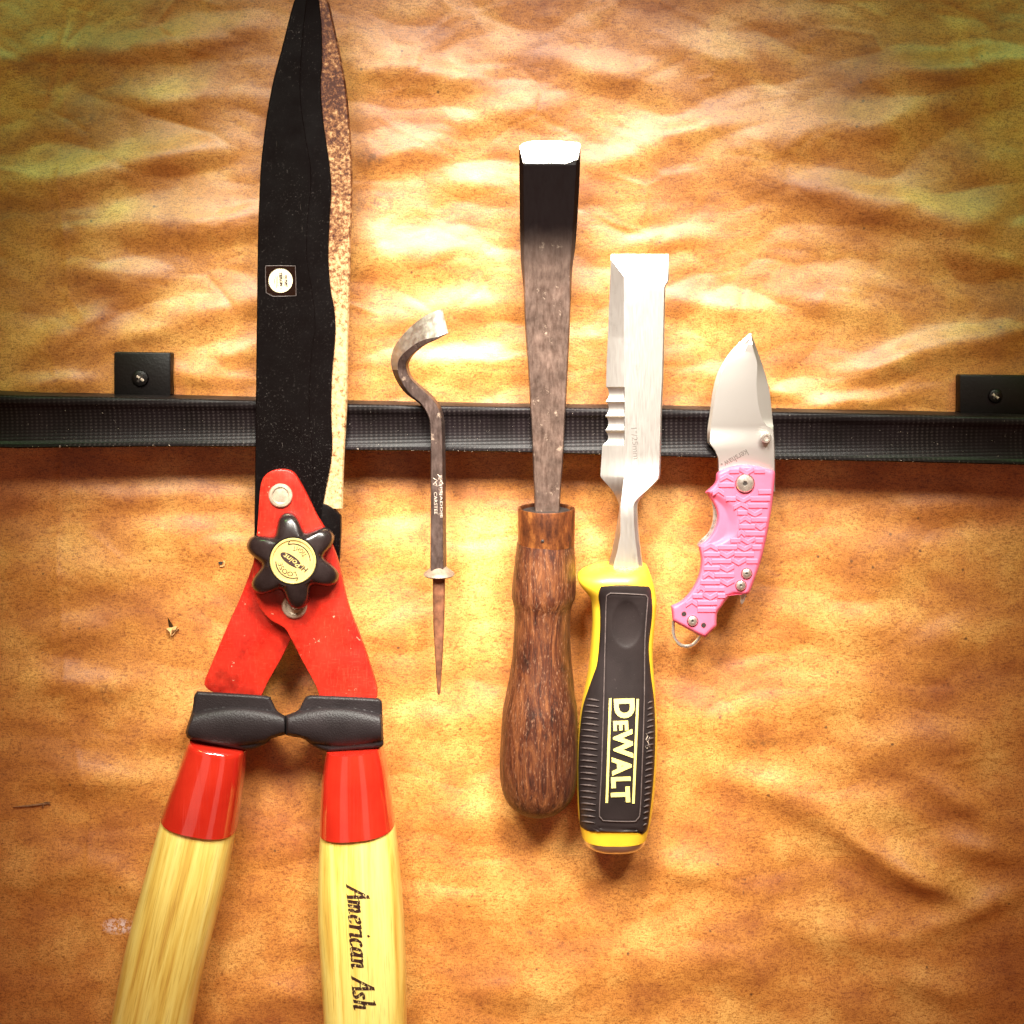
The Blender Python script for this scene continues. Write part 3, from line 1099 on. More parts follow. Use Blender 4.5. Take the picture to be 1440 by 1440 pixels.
# left: vinyl sleeve, then wood
rows = sweep_between([(268, 1036), (250, 1085), (238, 1120), (229, 1146)], [(347, 1050), (344, 1086), (338, 1132), (333, 1166)], 22, hcl, lambda t: 0.0120 + 0.0020 * t)
sw = Sweep(rows, KS, 2.5, 48)
sw.R = [[tuple(Vector(v).lerp(sum((Vector(q) for q in r), Vector()) / len(r), f)) for v in r] for r, f in [(sw.R[0], 0.05)]] + sw.R[1:] + \
       [[tuple(Vector(v).lerp(sum((Vector(q) for q in sw.R[-1]), Vector()) / len(sw.R[-1]), 0.035)) for v in sw.R[-1]]]
rings('sleeve', sw.R, MAT['sleeve'], shears, angle=60)
rows = sweep_between([(235, 1132), (226.5, 1156), (203, 1240), (183, 1313), (167, 1390), (158, 1440), (146, 1530)], [(333, 1152), (329.5, 1174), (317, 1240), (300, 1307), (283, 1373), (270, 1440), (252, 1545)], 40, hcl, lambda t: 0.0118 + 0.0022 * min(1, t * 4))
rings('handle', Sweep(rows, KS, 2.6, 56).R, MAT['ash_l'], shears, angle=60)
rows = sweep_between([(460, 1050), (454, 1090), (451.5, 1132), (450.3, 1167)], [(537, 1046), (545, 1082), (550.5, 1122), (555, 1158)], 22, hcr, lambda t: 0.0120 + 0.0020 * t)
sw = Sweep(rows, KS, 2.5, 48)
sw.R = sw.R + [[tuple(Vector(v).lerp(sum((Vector(q) for q in sw.R[-1]), Vector()) / len(sw.R[-1]), 0.035)) for v in sw.R[-1]]]
rings('sleeve', sw.R, MAT['sleeve'], shears, angle=60)
rows = sweep_between([(455, 1150), (450.7, 1175), (448, 1273), (452, 1357), (457, 1440), (462, 1530)], [(550, 1140), (556, 1165), (562, 1223), (567.5, 1290), (571, 1373), (571.5, 1440), (572, 1530)], 40, hcr, lambda t: 0.0118 + 0.0022 * min(1, t * 4))
hr = Sweep(rows, KS, 2.6, 56)
hand_r = rings('handle', hr.R, MAT['ash_r'], shears, angle=60)

# stamped words on the right handle, drawn with a broad nib
GL = {
    'A': (.56, [[(0, 0), (.2, .5), (.38, 1.0)], [(.36, 1.0), (.42, .5), (.47, 0)], [(.13, .36), (.43, .36)], [(-.07, 0), (.08, 0)], [(.36, 0), (.58, 0)]]),
    'm': (.66, [[(.0, .49), (.08, .56), (.10, .3), (.08, 0)], [(.10, .36), (.18, .53), (.26, .54), (.28, .4), (.27, 0)], [(.28, .36), (.36, .53), (.44, .54), (.47, .4), (.46, .1), (.50, .01), (.57, .08)]]),
    'e': (.40, [[(.07, .27), (.22, .31), (.29, .42), (.24, .55), (.14, .52), (.06, .36), (.05, .16), (.12, .01), (.22, .02), (.31, .13)]]),
    'r': (.36, [[(.0, .49), (.08, .56), (.10, .3), (.08, 0)], [(.10, .34), (.19, .52), (.27, .55), (.29, .46)]]),
    'i': (.24, [[(.0, .49), (.08, .56), (.09, .3), (.08, .08), (.12, .0), (.19, .08)]]),
    'c': (.38, [[(.28, .44), (.24, .54), (.15, .53), (.06, .36), (.05, .16), (.12, .01), (.22, .02), (.31, .13)]]),
    'a': (.46, [[(.30, .46), (.22, .55), (.13, .51), (.06, .34), (.05, .13), (.12, .01), (.21, .08), (.30, .34)], [(.32, .56), (.31, .3), (.31, .08), (.35, .0), (.42, .08)]]),
    'n': (.50, [[(.0, .49), (.08, .56), (.10, .3), (.08, 0)], [(.10, .34), (.19, .52), (.28, .54), (.31, .4), (.30, .1), (.34, .0), (.41, .08)]]),
    's': (.36, [[(.27, .43), (.22, .54), (.12, .53), (.08, .42), (.18, .28), (.26, .15), (.20, .02), (.09, .02), (.03, .13)]]),
    'h': (.50, [[(.0, .93), (.09, 1.0), (.11, .5), (.08, 0)], [(.10, .34), (.19, .52), (.28, .54), (.31, .4), (.30, .1), (.34, .0), (.41, .08)]]),
    ' ': (.34, []),
}


def nib_text(s, org, ang, cap, length, hf, lift, parent, shear=0.16, nib=(0.058, 0.030), thin=0.014):
    total = sum(GL[c][0] for c in s)
    fx = length / (total * cap)
    V, F = [], []
    ca, sa = math.cos(math.radians(ang)), math.sin(math.radians(ang))

    def put(x, y):
        x, y = (x + shear * y) * cap * fx, y * cap
        px, py = org[0] + x * ca - y * sa, org[1] - (x * sa + y * ca)
        V.append(P(px, py, hf(px, py) + lift))
    pen = 0
    for c in s:
        adv, strokes = GL[c]
        for stp in strokes:
            q = spline(stp, 0.035)
            b = len(V)
            for i, (x, y) in enumerate(q):
                a_, b_ = q[max(0, i - 1)], q[min(len(q) - 1, i + 1)]
                tx, ty = b_[0] - a_[0], b_[1] - a_[1]
                L = math.hypot(tx, ty) or 1
                nx_, ny_ = -ty / L, tx / L
                sg = 1 if nx_ * nib[0] + ny_ * nib[1] >= 0 else -1
                ox, oy = sg * nib[0] + nx_ * thin, sg * nib[1] * 0.4 + ny_ * thin
                put(pen + x + ox, y + oy)
                put(pen + x, y)
                put(pen + x - ox, y - oy)
            for i in range(len(q) - 1):
                k = b + 3 * i
                F.append([k, k + 1, k + 4, k + 3])
                F.append([k + 1, k + 2, k + 5, k + 4])
        if c == 'i':
            b = len(V)
            for i in range(10):
                put(pen + .06 + .055 * math.cos(i * .628), .86 + .06 * math.sin(i * .628))
            F.append(list(range(b, b + 10)))
        pen += adv
    return obj('lettering', V, F, MAT['stamp'], parent, smooth=False, recalc=False)


nib_text('American Ash', (487.5, 1246), -86.8, 31, 176, hr.surf, 0.00012, hand_r)

# sticker on the black blade
fb = sh(0.0062)
st_o = plate('sticker', [(373, 373.5), (415.5, 373.5), (416.5, 416), (384, 417), (374, 412)], lambda x, y: fb(x, y) + 0.00012, 0.00008, MAT['film'], front_blade, bevel=0)
pts = [(394.6 + (16.4 + (0.9 if i % 2 else 0)) * math.cos(i * math.pi / 44), 394.6 + (16.4 + (0.9 if i % 2 else 0)) * math.sin(i * math.pi / 44)) for i in range(88)]
seal = plate('seal', pts, lambda x, y: fb(x, y) + 0.00022, 0.00006, MAT['cream'], st_o, bevel=0)
fs = lambda x, y: fb(x, y) + 0.0003
text('print', 'DU PONT', (400.2, 387.2), -87, 16.5, 3.6, fs, 0, MAT['ink'], seal, bold=0.07)
text('print', 'TEFLON', (392.3, 383.2), -87, 19.5, 4.6, fs, 0, MAT['ink'], seal, bold=0.07)
text('print', 'S', (393.5, 404.5), -87, 2.4, 3.4, fs, 0, MAT['greyink'], seal)
for xx, ya, yb in ((399, 388, 402), (390.3, 388, 403), (388.0, 387, 405), (385.6, 392, 399)):
    ribbon('print_line', [(xx, ya), (xx + .4, (ya + yb) / 2), (xx + .8, yb)], 0.9, fs, 0.00005, MAT['greyink'], seal)
ribbon('film_edge', [(373.3, 374), (394, 373.6), (415.3, 374), (416, 395), (416.3, 416), (400, 416.6), (384, 416.8), (374.2, 411.6), (373.4, 392), (373.3, 375)], 0.8, lambda x, y: fb(x, y) + 0.0001, 0.00012, MAT['ridge'], st_o)

# ------------------------------------------------------------------ the hooked tack lifter
KH = 0.02
hook = root('hooked_lifter', 'small brown steel hooked bar with collar and pointed rusty spike', 'hook tool', P(617, 976, 0.018))
outer = [(622, 435), (611, 438), (594.4, 446), (578, 459), (562.5, 475.5), (554, 489), (550, 503), (550.7, 517), (555.5, 531), (562.5, 543.6), (573.6, 556), (589, 567), (597, 577), (603, 589), (605, 607.5), (605.5, 640), (605.5, 700), (605.3, 750), (605, 790), (605, 803)]
inner = [(630.5, 468.6), (615, 477), (600, 484), (589, 492), (580.5, 500.5), (575.7, 509), (574.5, 514), (575.7, 520), (580.5, 531), (591.7, 542), (604, 552), (614, 563), (621, 574), (625, 591), (626, 607.5), (626.5, 640), (627, 700), (627.5, 750), (628, 790), (628, 803)]
uc1 = [.97, .90, .80, .70, .62, .50, .40, .33, .28, .22, .16, .12, .08, .06, .06, .06, .06, .06, .06, .06]
uc2 = [1., .99, .97, .95, .92, .88, .84, .82, .82, .82, .82, .82, .80, .78, .78, .78, .78, .78, .78, .78]
lift = [17, 15.5, 13, 10, 7, 4.5, 2.8, 1.5, .8, .4, .2, 0, 0, 0, 0, 0, 0, 0, 0, 0]
thick = [2.8, 3.1, 3.5, 3.9, 4.3, 4.7, 5.1, 5.4, 5.7, 6, 6, 6, 6, 6, 6, 6, 6, 6, 6, 6]
n = len(outer)


def dense(vals, m=5):
    t = np.arange(n)
    return np.interp(np.linspace(0, n - 1, (n - 1) * m + 1), t, vals)


def dense_pts(pts, m=5):
    out = []
    for i in range(n - 1):
        p0, p1, p2, p3 = pts[max(0, i - 1)], pts[i], pts[i + 1], pts[min(n - 1, i + 2)]
        for k in range(m):
            t = k / m
            out.append(tuple(0.5 * (2 * p1[a] + (p2[a] - p0[a]) * t + (2 * p0[a] - 5 * p1[a] + 4 * p2[a] - p3[a]) * t * t + (3 * p1[a] - p0[a] - 3 * p2[a] + p3[a]) * t ** 3) for a in (0, 1)))
    out.append(pts[-1])
    return out


od, idn, c1, c2, lf, tk = dense_pts(outer), dense_pts(inner), dense(uc1), dense(uc2), dense(lift), dense(thick)
R, silver = [], []
for (ox, oy), (ix, iy), a, b, l, t in zip(od, idn, c1, c2, lf, tk):
    yy = (oy + iy) / 2
    hb = HS + 0.0002 + tilt(yy, KH) + l * 0.001
    hf = hb + t * 0.001
    pt = lambda u, h: P(ox + (ix - ox) * u, oy + (iy - oy) * u, h)
    e = 0.02
    slope = hb + (hf - hb) * (0.06 if l > 0.3 else 0.25)
    R.append([pt(0.03, hb), pt(0, slope), pt(max(e, a - 0.02), hf - 0.0001), pt(a + 0.015, hf), pt(b - 0.015, hf), pt(min(1 - e * .2, b + 0.02), hf - 0.0002), pt(1.0, slope), pt(0.97, hb)])
    silver.append((pt(0.01, slope + 0.0001), pt(max(e, a - 0.03), hf - 0.00002)))
claw = lambda i, j: j in (1, 2) and i < 36
shank = rings('shank', R, MAT['hook'], hook, angle=20, skip=claw)
rings('claw_face', R, MAT['polished'], hook, angle=20, only=claw, label='bright ground face of the hook')
collar_h = lambda y: HS + 0.003 + tilt(y, KH)
cr = [((607, 797), (628, 797), 0.0032), ((604, 800), (631, 800), 0.0042), ((599, 803.5), (636, 803.5), 0.0056), ((596, 806), (639, 806), 0.0066), ((595.5, 808), (639.5, 808), 0.0068), ((597, 809.5), (638, 809.5), 0.0064), ((606, 810), (628, 810), 0.003)]
rings('collar', Sweep([(l, r, collar_h(l[1]), d) for l, r, d in cr], KH, 2, 40).R, MAT['collar'], hook, angle=40)
sp = [((608.6, 808), (626.2, 808), 0.0026), ((608.8, 840), (625.5, 840), 0.0025), ((609.5, 880), (624.6, 880), 0.0022), ((612, 925), (622.5, 925), 0.0016), ((614.3, 965), (620, 965), 0.0009), ((615, 974), (619.4, 974), 0.0007), ((616.3, 977), (618, 977), 0.0003)]
rings('spike', Sweep([(l, r, collar_h(l[1]), d) for l, r, d in sp], KH, 4.5, 28).R, MAT['spike'], hook, angle=40)
hkf = lambda x, y: HS + 0.0062 + tilt(y, KH)
text('stamped_lettering', 'KOPSJADDIE', (617.2, 669), -89, 59, 4.4, hkf, 0.0001, MAT['chip'], shank, bold=0.0)
text('stamped_lettering', 'CARSTEE', (610.2, 692), -89, 31, 4.4, hkf, 0.0001, MAT['chip'], shank, bold=0.0)
for q in ([(609, 672), (615, 676), (609, 681), (615, 684), (612, 677)], [(615.5, 667), (618, 670), (617, 674)], [(619.5, 674), (623, 680), (617, 683)]):
    ribbon('stamped_mark', q, 0.9, lambda x, y: hkf(x, y) + 0.0000, 0.00012, MAT['chip'], shank)

# ------------------------------------------------------------------ old wooden handled chisel
KC = 0.045
oc = root('wood_chisel', 'old chisel with dark worn wooden handle and copper ferrule', 'chisel', P(758, 1150, 0.004))
bl = curve_x([(730, 196), (730, 207), (731.7, 349), (736, 405), (738.5, 465), (742.5, 519), (745.6, 575), (748.7, 637), (751, 700), (752, 730)])
br = curve_x([(816.6, 196), (816.5, 203), (815, 253), (810, 337), (805, 378), (803, 420), (800.5, 480), (795.6, 575), (792.5, 637), (788, 700), (787, 730)])
R = []
ocf = lambda y: HS + 0.0036 + tilt(y, KC)
for y in [201, 204, 207, 212, 218, 224, 228.6] + list(np.arange(232, 729, 6)):
    L, Rr = bl(y), br(y)
    hb = HS + tilt(y, KC)
    t = min(1.0, max(0.0, (y - 199) / 31.0))
    hf = hb + 0.0004 + 0.0032 * t - (0.0002 if y < 229 else 0)
    ch = (5.2 if y < 340 else max(1.2, 5.2 - (y - 340) * 0.05)) * t
    m_ = hb + (hf - hb) * 0.35
    if y < 205:
        L, Rr = L + (205 - y) * 1.2, Rr - (205 - y) * 0.5
    R.append([P(L + .3, y, hb), P(L, y, m_), P(L + ch + .2, y, hf - .0001), P(L + ch + 1, y, hf), P(Rr - ch - 1, y, hf), P(Rr - ch - .2, y, hf - .0001), P(Rr, y, m_), P(Rr - .3, y, hb)])
oblade = rings('blade', R, MAT['forged'], oc, angle=18, label='tapering steel blade, brown, with a dark reflection coloured in towards the edge')
bev = [(730.3, 206), (736, 201.5), (743, 199.2), (757, 197.8), (770, 197.4), (785, 197.9), (797, 199), (810, 200.3), (815, 201.5), (816.3, 205), (812, 224.6), (808, 224.8), (805, 226.2), (800, 228.6), (795, 230.3), (785, 229.4), (774, 228.9), (764, 229.8), (753, 230.2), (744, 229.3), (736, 229)]
V = [P(x, y, HS + tilt(y, KC) + 0.0004 + 0.0032 * min(1, max(0, (y - 198) / 31.0)) + 0.0001) for x, y in bev]
V2 = [(v[0], v[1] + 0.0003, v[2]) for v in V]
m_ = len(V)
obj('cutting_bevel', V + V2, [list(range(m_)), list(range(2 * m_ - 1, m_ - 1, -1))] + [[i, (i + 1) % m_, m_ + (i + 1) % m_, m_ + i] for i in range(m_)], MAT['ground'], oc, smooth=False, label='bright freshly ground cutting bevel')
oa = lambda y: HS + 0.0018 + tilt(y, KC)


def turned(tab, k, hfun, n=2.0, seg=56, squash=1.0, dens=4):
    ys = [a[0] for a in tab]
    Lc, Rc = curve_x([(a[1], a[0]) for a in tab]), curve_x([(a[2], a[0]) for a in tab])
    yy = []
    for a, b in zip(ys[:-1], ys[1:]):
        m = max(1, int((b - a) / dens))
        yy += [a + (b - a) * i / m for i in range(m)]
    yy.append(ys[-1])
    rows = []
    for y in yy:
        l, r = Lc(y), Rc(y)
        rows.append(((l, y), (r, y), hfun(y), (r - l) / 2 * S * 0.965 * squash))
    return Sweep(rows, k, n, seg)


# a hollow band: outside, rim, inside floor
fr = [((728, 765), (808, 765), 1.0), ((728.2, 740), (808.4, 740), 1.0), ((728.3, 716), (808.6, 716), 1.0), ((728.8, 714.4), (808.2, 714.4), .99), ((731.5, 714.2), (805.5, 714.2), .93), ((733, 715.2), (804, 715.2), .89), ((734, 722), (803, 722), .87), ((760, 722), (776, 722), .2)]
rows = [(l, r, oa(l[1]), (r[0] - l[0]) / 2 * S * .965) for l, r, q in fr]
ferr = rings('ferrule', Sweep(rows, KC, 2, 64).R, MAT['copper'], oc, angle=40)
rings('ferrule_core', Sweep([((734, 724), (803, 724), oa(724), 34.5 * S * .965), ((734, 718.5), (803, 718.5), oa(718), 34.5 * S * .965), ((760, 718), (776, 718), oa(718), 8 * S)], KC, 2, 48).R, MAT['dark'], ferr)  # wood end inside the ferrule, coloured dark for the shade in the hollow
hw_tab = [(763, 727, 807), (768, 726.3, 807.6), (790, 723.8, 809), (815, 721, 809.8), (833, 719.6, 809.6), (842, 719.8, 808), (849, 721.8, 805), (857, 723, 803), (880, 723, 802), (920, 720.6, 803), (950, 716.5, 806), (975, 711.5, 808.5), (1000, 707, 811.7), (1040, 704, 812.6), (1075, 702.6, 812.4), (1095, 703.4, 811), (1110, 706, 808.6), (1122, 711, 803.5), (1131, 718, 796.5), (1138, 727, 787.5), (1142.5, 737, 778), (1144.5, 748, 767), (1145, 756, 759)]
# the round end bulges towards the lens, so the lowest rows sit a little higher than the outline
wh = turned(hw_tab, KC, oa)
rings('handle', wh.R, MAT['wood'], oc, angle=60)
R = disc_rows((763, 761), [(2.2, rows[0][2] + 0.0110), (2.2, rows[0][2] + 0.0120), (0.3, rows[0][2] + 0.0124)], n=12)
rings('ferrule_pin', R, MAT['dark'], ferr)

# ------------------------------------------------------------------ yellow and black chisel
KD = 0.045
dc_ = root('plastic_chisel', 'steel chisel with yellow and black moulded handle', 'chisel', P(865, 1204, 0.004))
dl = curve_x([(859.5, 356), (859, 362), (858, 389), (855, 470), (853, 512), (852.3, 544)])
dr = curve_x([(940.5, 356), (941, 389), (939.5, 398), (936, 405), (934.5, 470), (933, 530), (931, 575), (929, 658), (927.5, 671), (925, 676), (907, 694), (899, 704), (896.8, 712), (897, 722), (898.8, 752), (904, 794), (906, 806)])
dl2 = curve_x([(847, 627), (845.5, 650), (844.6, 668), (846.5, 673), (861, 689.6), (868.5, 704), (870.6, 714), (868.5, 731.7), (861, 773), (856, 792), (854, 806)])
R = []
ys = sorted(set([357.5, 359, 362, 366, 372, 378, 384, 389, 393, 397, 401, 405, 410] + list(np.arange(416, 544, 8)) + list(np.arange(544, 628, 1.6)) + list(np.arange(628, 808, 3))))
for y in ys:
    hb = HS + tilt(y, KD)
    Rr = dr(y)
    scal = 0.0
    if y < 544:
        L = dl(y)
    elif y < 627:
        u = (y - 544.5) / 20.6
        f = u - math.floor(u)
        scal = math.sin(math.pi * min(1, f / 0.92)) ** 0.6 if 0 <= u < 4 else 0
        L = 852.3 - (y - 544) * 0.018 + 4.2 * scal
        if y > 620:
            L += (847 - L) * (y - 620) / 7
    else:
        L = dl2(y)
    th = 0.0040
    t = min(1.0, max(0.0, (y - 357) / 38.0))
    cxl = 878.0 if y > 388 else 861 + (y - 357) * 0.55
    qs = min(1, max(0, (y - 640) / 90))
    th = 0.0040 + 0.0025 * qs * qs * (3 - 2 * qs)
    if y > 672:
        q = min(1, (y - 672) / 40)
        cxl = 878 - 5 * q if y < 712 else min(873, L + 8)

    tR = min(1.0, max(0.0, (y - 357) / 46.0))
    t = min(1.0, max(0.0, (y - 357) / 32.0))
    hf = hb + 0.0003 + (th - 0.0003) * t
    hfr = hb + 0.0003 + (th - 0.0003) * tR
    side = 0.22
    hl = hb + 0.0003 + (th - 0.0003) * min(side, t) - 0.0004 * scal
    if y < 389:
        cxl = L + 0.8 + (878 - L - 0.8) * min(1.0, max(0.0, (t - side) / (1 - side)))
    rc = 2.0 if y < 690 else 2 + min(4, (y - 690) * .2)
    nm = lambda a: a
    R.append([P(L + .2, y, hb), P(L, y, hl), P(cxl - 0.6, y, hf - 0.0011 * scal - .00006), P(cxl + 0.6, y, hf), P(Rr - rc, y, hfr), P(Rr - rc * .2, y, hb + (hfr - hb) * .88), P(Rr, y, hb + (hfr - hb) * .4), P(Rr - .2, y, hb)])
dblade = rings('blade', R, MAT['satin'], dc_, angle=14, label='broad bright blade with one scalloped side')
dfh = lambda x, y: HS + 0.0040 + tilt(y, KD)
text('etched_marking', '1"/25mm', (887.2, 602), -85, 44, 8.5, dfh, 0.00006, MAT['greyink'], dblade)
for rr in (8.5, 6.6):
    ribbon('etched_ring', [(892.5 + rr * math.cos(a), 662 + rr * math.sin(a)) for a in np.linspace(0, 2 * math.pi, 30)], 0.7, dfh, 0.00006, MAT['greyink'], dblade)
text('etched_marking', 'R', (889.8, 659), -85, 5, 6, dfh, 0.00006, MAT['greyink'], dblade)

da = lambda y: HS + 0.0020 + tilt(y, KD)
dh_tab = [(794, 852, 908), (796, 842, 910), (799, 829, 911.5), (803, 819, 913), (808, 813, 915), (813, 811.8, 916.5), (819, 814, 918.3), (826, 819.5, 920), (834, 826, 921.5), (842, 830.3, 922.6), (850, 832.2, 922.6), (873, 833, 920.6), (895, 832, 918.5), (919, 830, 917.5), (945, 827, 919), (965, 823.5, 920.6), (990, 818.5, 921.7), (1023, 814, 923.5), (1065, 811.7, 922.7), (1107, 811.7, 920), (1144, 813.2, 915.6), (1160, 815.5, 912), (1173, 818, 909)]
body = turned(dh_tab, KD, da, 2.7, 64, 0.86, 4)
dbody = rings('handle_body', body.R, MAT['yellow'], dc_, angle=60, label='yellow plastic core of the handle')
cap_tab = [(1172, 819.5, 908), (1177, 820, 907.5), (1180, 820.8, 906.8), (1184, 824, 904), (1188, 831, 897.5), (1190.5, 843, 886), (1191.3, 858, 871)]
cap = turned(cap_tab, KD, da, 2.5, 56, 0.88, 2)
rings('strike_cap', cap.R, MAT['edge'], dc_, angle=50, label='domed steel striking cap')

grip_o = [(845, 825), (853, 822.5), (911, 823), (915, 828), (917, 845), (917.5, 860), (916, 877), (912.5, 909), (914.5, 940), (917.5, 965), (920, 985), (921.8, 1023), (921, 1065), (918.2, 1107), (914, 1145), (911.5, 1162), (910, 1168), (903, 1174, 'c'), (894.6, 1167, 'c'), (842.5, 1165, 'c'), (834, 1171, 'c'), (817, 1163), (814.8, 1144), (813.2, 1107), (813.2, 1065), (815.6, 1023), (820, 992), (827, 970), (834, 950), (840, 930), (843.5, 888), (843.5, 857), (841.5, 838)]
gpoly = spline(grip_o, 4, True)
panel = [(853, 838), (858, 834.5), (908, 837), (911, 841), (907, 900), (906, 985), (903, 1080), (899.5, 1148), (894, 1155), (848, 1154), (843, 1148), (846, 1080), (849, 985), (851, 900)]
ppoly = spline(panel, 5, True)


def grip_top(x, y, d):
    b = body.surf(x, y)
    e = min(1.0, d / 3.0)
    h = b + 0.0012 * math.sqrt(max(0, 1 - (1 - e) ** 2)) - 0.0001
    if inside(ppoly, x, y):
        h += 0.0004 * min(1, edge_dist(ppoly, x, y) / 2)
    q = ((x - 881) / 21) ** 2 + ((y - 878) / 33) ** 2
    if q < 1:
        h -= 0.0011 * (1 - q) ** 0.7
    return h


grip = relief('grip', gpoly, grip_top, lambda x, y: body.surf(x, y) - 0.0015, MAT['grip'], dc_, 150, 60, angle=60, label='black rubber overmould with ribbed sides')
gs = lambda x, y: body.surf(x, y) + 0.0012
ribbon('panel_border', spline(panel, 5, True) + [panel[0][:2]], 1.6, gs, 0.0006, MAT['ridge'], grip)
for i in range(21):
    y = 982 + i * 8.6
    sp_ = span(gpoly, y)
    pts = [(sp_[0] + 2 + (849 - (y - 985) * 0.035 - 8 - sp_[0]) * t, y + 2.6 * t ** 1.5 + 1) for t in np.linspace(0, 1, 6)]
    ribbon('rib', pts, 2.2, gs, 0.0006, MAT['grip'] if i % 1 else MAT['ridge'], grip, True)
    xr = 906 - (y - 985) * 0.038 + 5
    y2 = y + 4
    sp_ = span(gpoly, y2)
    pts = [(xr + (sp_[1] - 2 - xr) * t, y2 + 3.0 * (1 - t) ** 1.5) for t in np.linspace(0, 1, 5)]
    ribbon('rib', pts, 2.2, gs, 0.0006, MAT['ridge'], grip, True)
for q in ([(908, 1031), (911, 1035), (908.5, 1040), (912, 1046)], [(914, 1036), (911, 1043), (914, 1051)], [(907, 1049), (910, 1053), (913, 1047)]):
    ribbon('scuff', q, 1.1, gs, 0.00035, MAT['chip'], grip, True)
# moulded name between two bars
gs2 = lambda x, y: body.surf(x, y) + 0.0016
ribbon('moulded_bar', [(858.3 - 5.0 * t, 982 + 147 * t) for t in np.linspace(0, 1, 14)], 3.2, gs2, 0.00035, MAT['yellowp'], grip)
ribbon('moulded_bar', [(896.8 - 6.2 * t, 983 + 147 * t) for t in np.linspace(0, 1, 14)], 3.2, gs2, 0.00035, MAT['yellowp'], grip)
for ch, ya, ln, base, ht in (('D', 983, 27.5, 863.2, 29), ('E', 1014, 14, 862.2, 21), ('W', 1026, 41, 861.7, 27.5), ('A', 1065, 26, 860.0, 28), ('L', 1093, 15.5, 859.2, 27.5), ('T', 1107, 22, 858.6, 27)):
    text('moulded_letter', ch, (base, ya), -88, ln, ht, gs2, 0.0, MAT['yellowp'], grip, bold=0.045, extrude=0.00035, cut=2)

# ------------------------------------------------------------------ pink folding knife
KK = 0.03
kn = root('folding_knife', 'open folding pocket knife with pink textured handle', 'knife', P(975, 905, 0.018))
kb_ = lambda y: HS + 0.0002 + tilt(y, KK)
kl = curve_x([(1054.6, 468.5), (1043, 479), (1028.6, 493), (1016, 511), (1007, 530), (1002, 552), (999, 574.6), (996.7, 590.6), (995, 603), (994.8, 622), (1000, 627), (1004.7, 633.7), (1008, 641.7), (1009.5, 651), (1009.5, 690)])
kr = curve_x([(1056.3, 468.5), (1060.6, 480), (1068.6, 502.7), (1076.5, 526.7), (1082, 549), (1085, 574.6), (1087.7, 601.8), (1089.6, 633.7), (1090, 690)])
ke = curve_x([(1055, 468.5), (1051, 478), (1036, 493), (1022, 510.5), (1010.5, 538), (1004.5, 565), (1000.8, 590), (998.8, 610), (998.3, 622), (1001.5, 627.5), (1006, 634), (1009.3, 642), (1010.8, 651), (1010.8, 690)])
ksw = curve_x([(1055.8, 468.5), (1059, 490), (1064.6, 511), (1063.8, 539.5), (1065.5, 562), (1069, 581), (1076.5, 597), (1086, 603), (1087.6, 612), (1088.6, 640), (1089, 690)])
R = []
for y in [468.5, 470, 472, 475] + list(np.arange(478, 692, 3)):
    hb = kb_(y)
    L, Rr, E, W_ = kl(y), kr(y), ke(y), ksw(y)
    th = 0.0026 * min(1, max(0.05, (y - 467) / 16))
    hf = hb + th
    mid = (E + W_) / 2
    bq = min(1.0, max(0.0, (y - 598) / 34.0))
    bq = bq * bq * (3 - 2 * bq)
    le = 0.10 + 0.7 * bq
    R.append([P(L, y, hb + th * .3), P(L, y, hb + th * max(.35, le * .6)), P(E, y, hb + th * (0.50 + 0.45 * bq)), P(E + (W_ - E) * .5, y, hb + th * (0.86 + 0.13 * bq)), P(W_, y, hf), P(Rr - 0.4, y, hf - th * (0.38 if y < 590 else max(0.05, 0.38 - (y - 590) * 0.02))), P(Rr, y, hf - th * 0.5), P(Rr, y, hb), P(mid, y, hb)])
keb = lambda i, j: j == 1 and 3 <= i < 52
kblade = rings('blade', R, MAT['blast'], kn, angle=12, skip=keb, label='short curved drop point blade of bright steel')
rings('edge_bevel', R, MAT['edge'], kblade, only=keb)
b = kb_(616) + 0.0026
rings('thumb_stud', disc_rows((1077.5, 616), [(6.2, b - 0.0004), (6.2, b + 0.0012), (7.0, b + 0.0016), (7.0, b + 0.0030), (6.2, b + 0.0036), (3.4, b + 0.0037), (3.0, b + 0.0033), (0.3, b + 0.0033)], n=28), MAT['screw'], kblade, angle=30)
text('etched_name', 'kershaw', (1049, 631.5), 209, 37, 9.5, lambda x, y: kb_(y) + 0.0027, 0.00005, MAT['greyink'], kblade, bold=0.01)
rings('etched_dot', disc_rows((1015, 652.8), [(1.6, kb_(652) + 0.0025), (1.6, kb_(652) + 0.00275), (0.1, kb_(652) + 0.00275)], n=10), MAT['greyink'], kblade)

ko = [(1008.5, 665), (1021, 658.5), (1036.7, 654), (1052, 653), (1068, 655.6), (1081.5, 659.5), (1089, 663), (1089, 679), (1086, 708), (1081.5, 737), (1075.6, 766.5), (1068, 795.6), (1056, 829), (1053, 834.6), (1047, 837), (1032, 836), (1023, 842), (1013, 856), (1008.5, 863), (1007.5, 881, 'c'), (992, 896.5, 'c'), (982, 893), (946, 873.5, 'c'), (944, 852, 'c'), (957, 846), (970.6, 832.6), (982, 811), (985.8, 788), (982, 767.5, 'c'), (996, 756.7), (1005.6, 741), (1008.5, 725.6), (1003.7, 710), (992, 692.5, 'c'), (1005.6, 679)]
kpoly = spline(ko, 3, True)
kt = lambda y: kb_(y) + 0.0072
scoop_r = curve_x([(992, 690), (1012, 697), (1030, 711), (1037, 726), (1038, 740), (1033, 754), (1015, 765), (985, 770)])


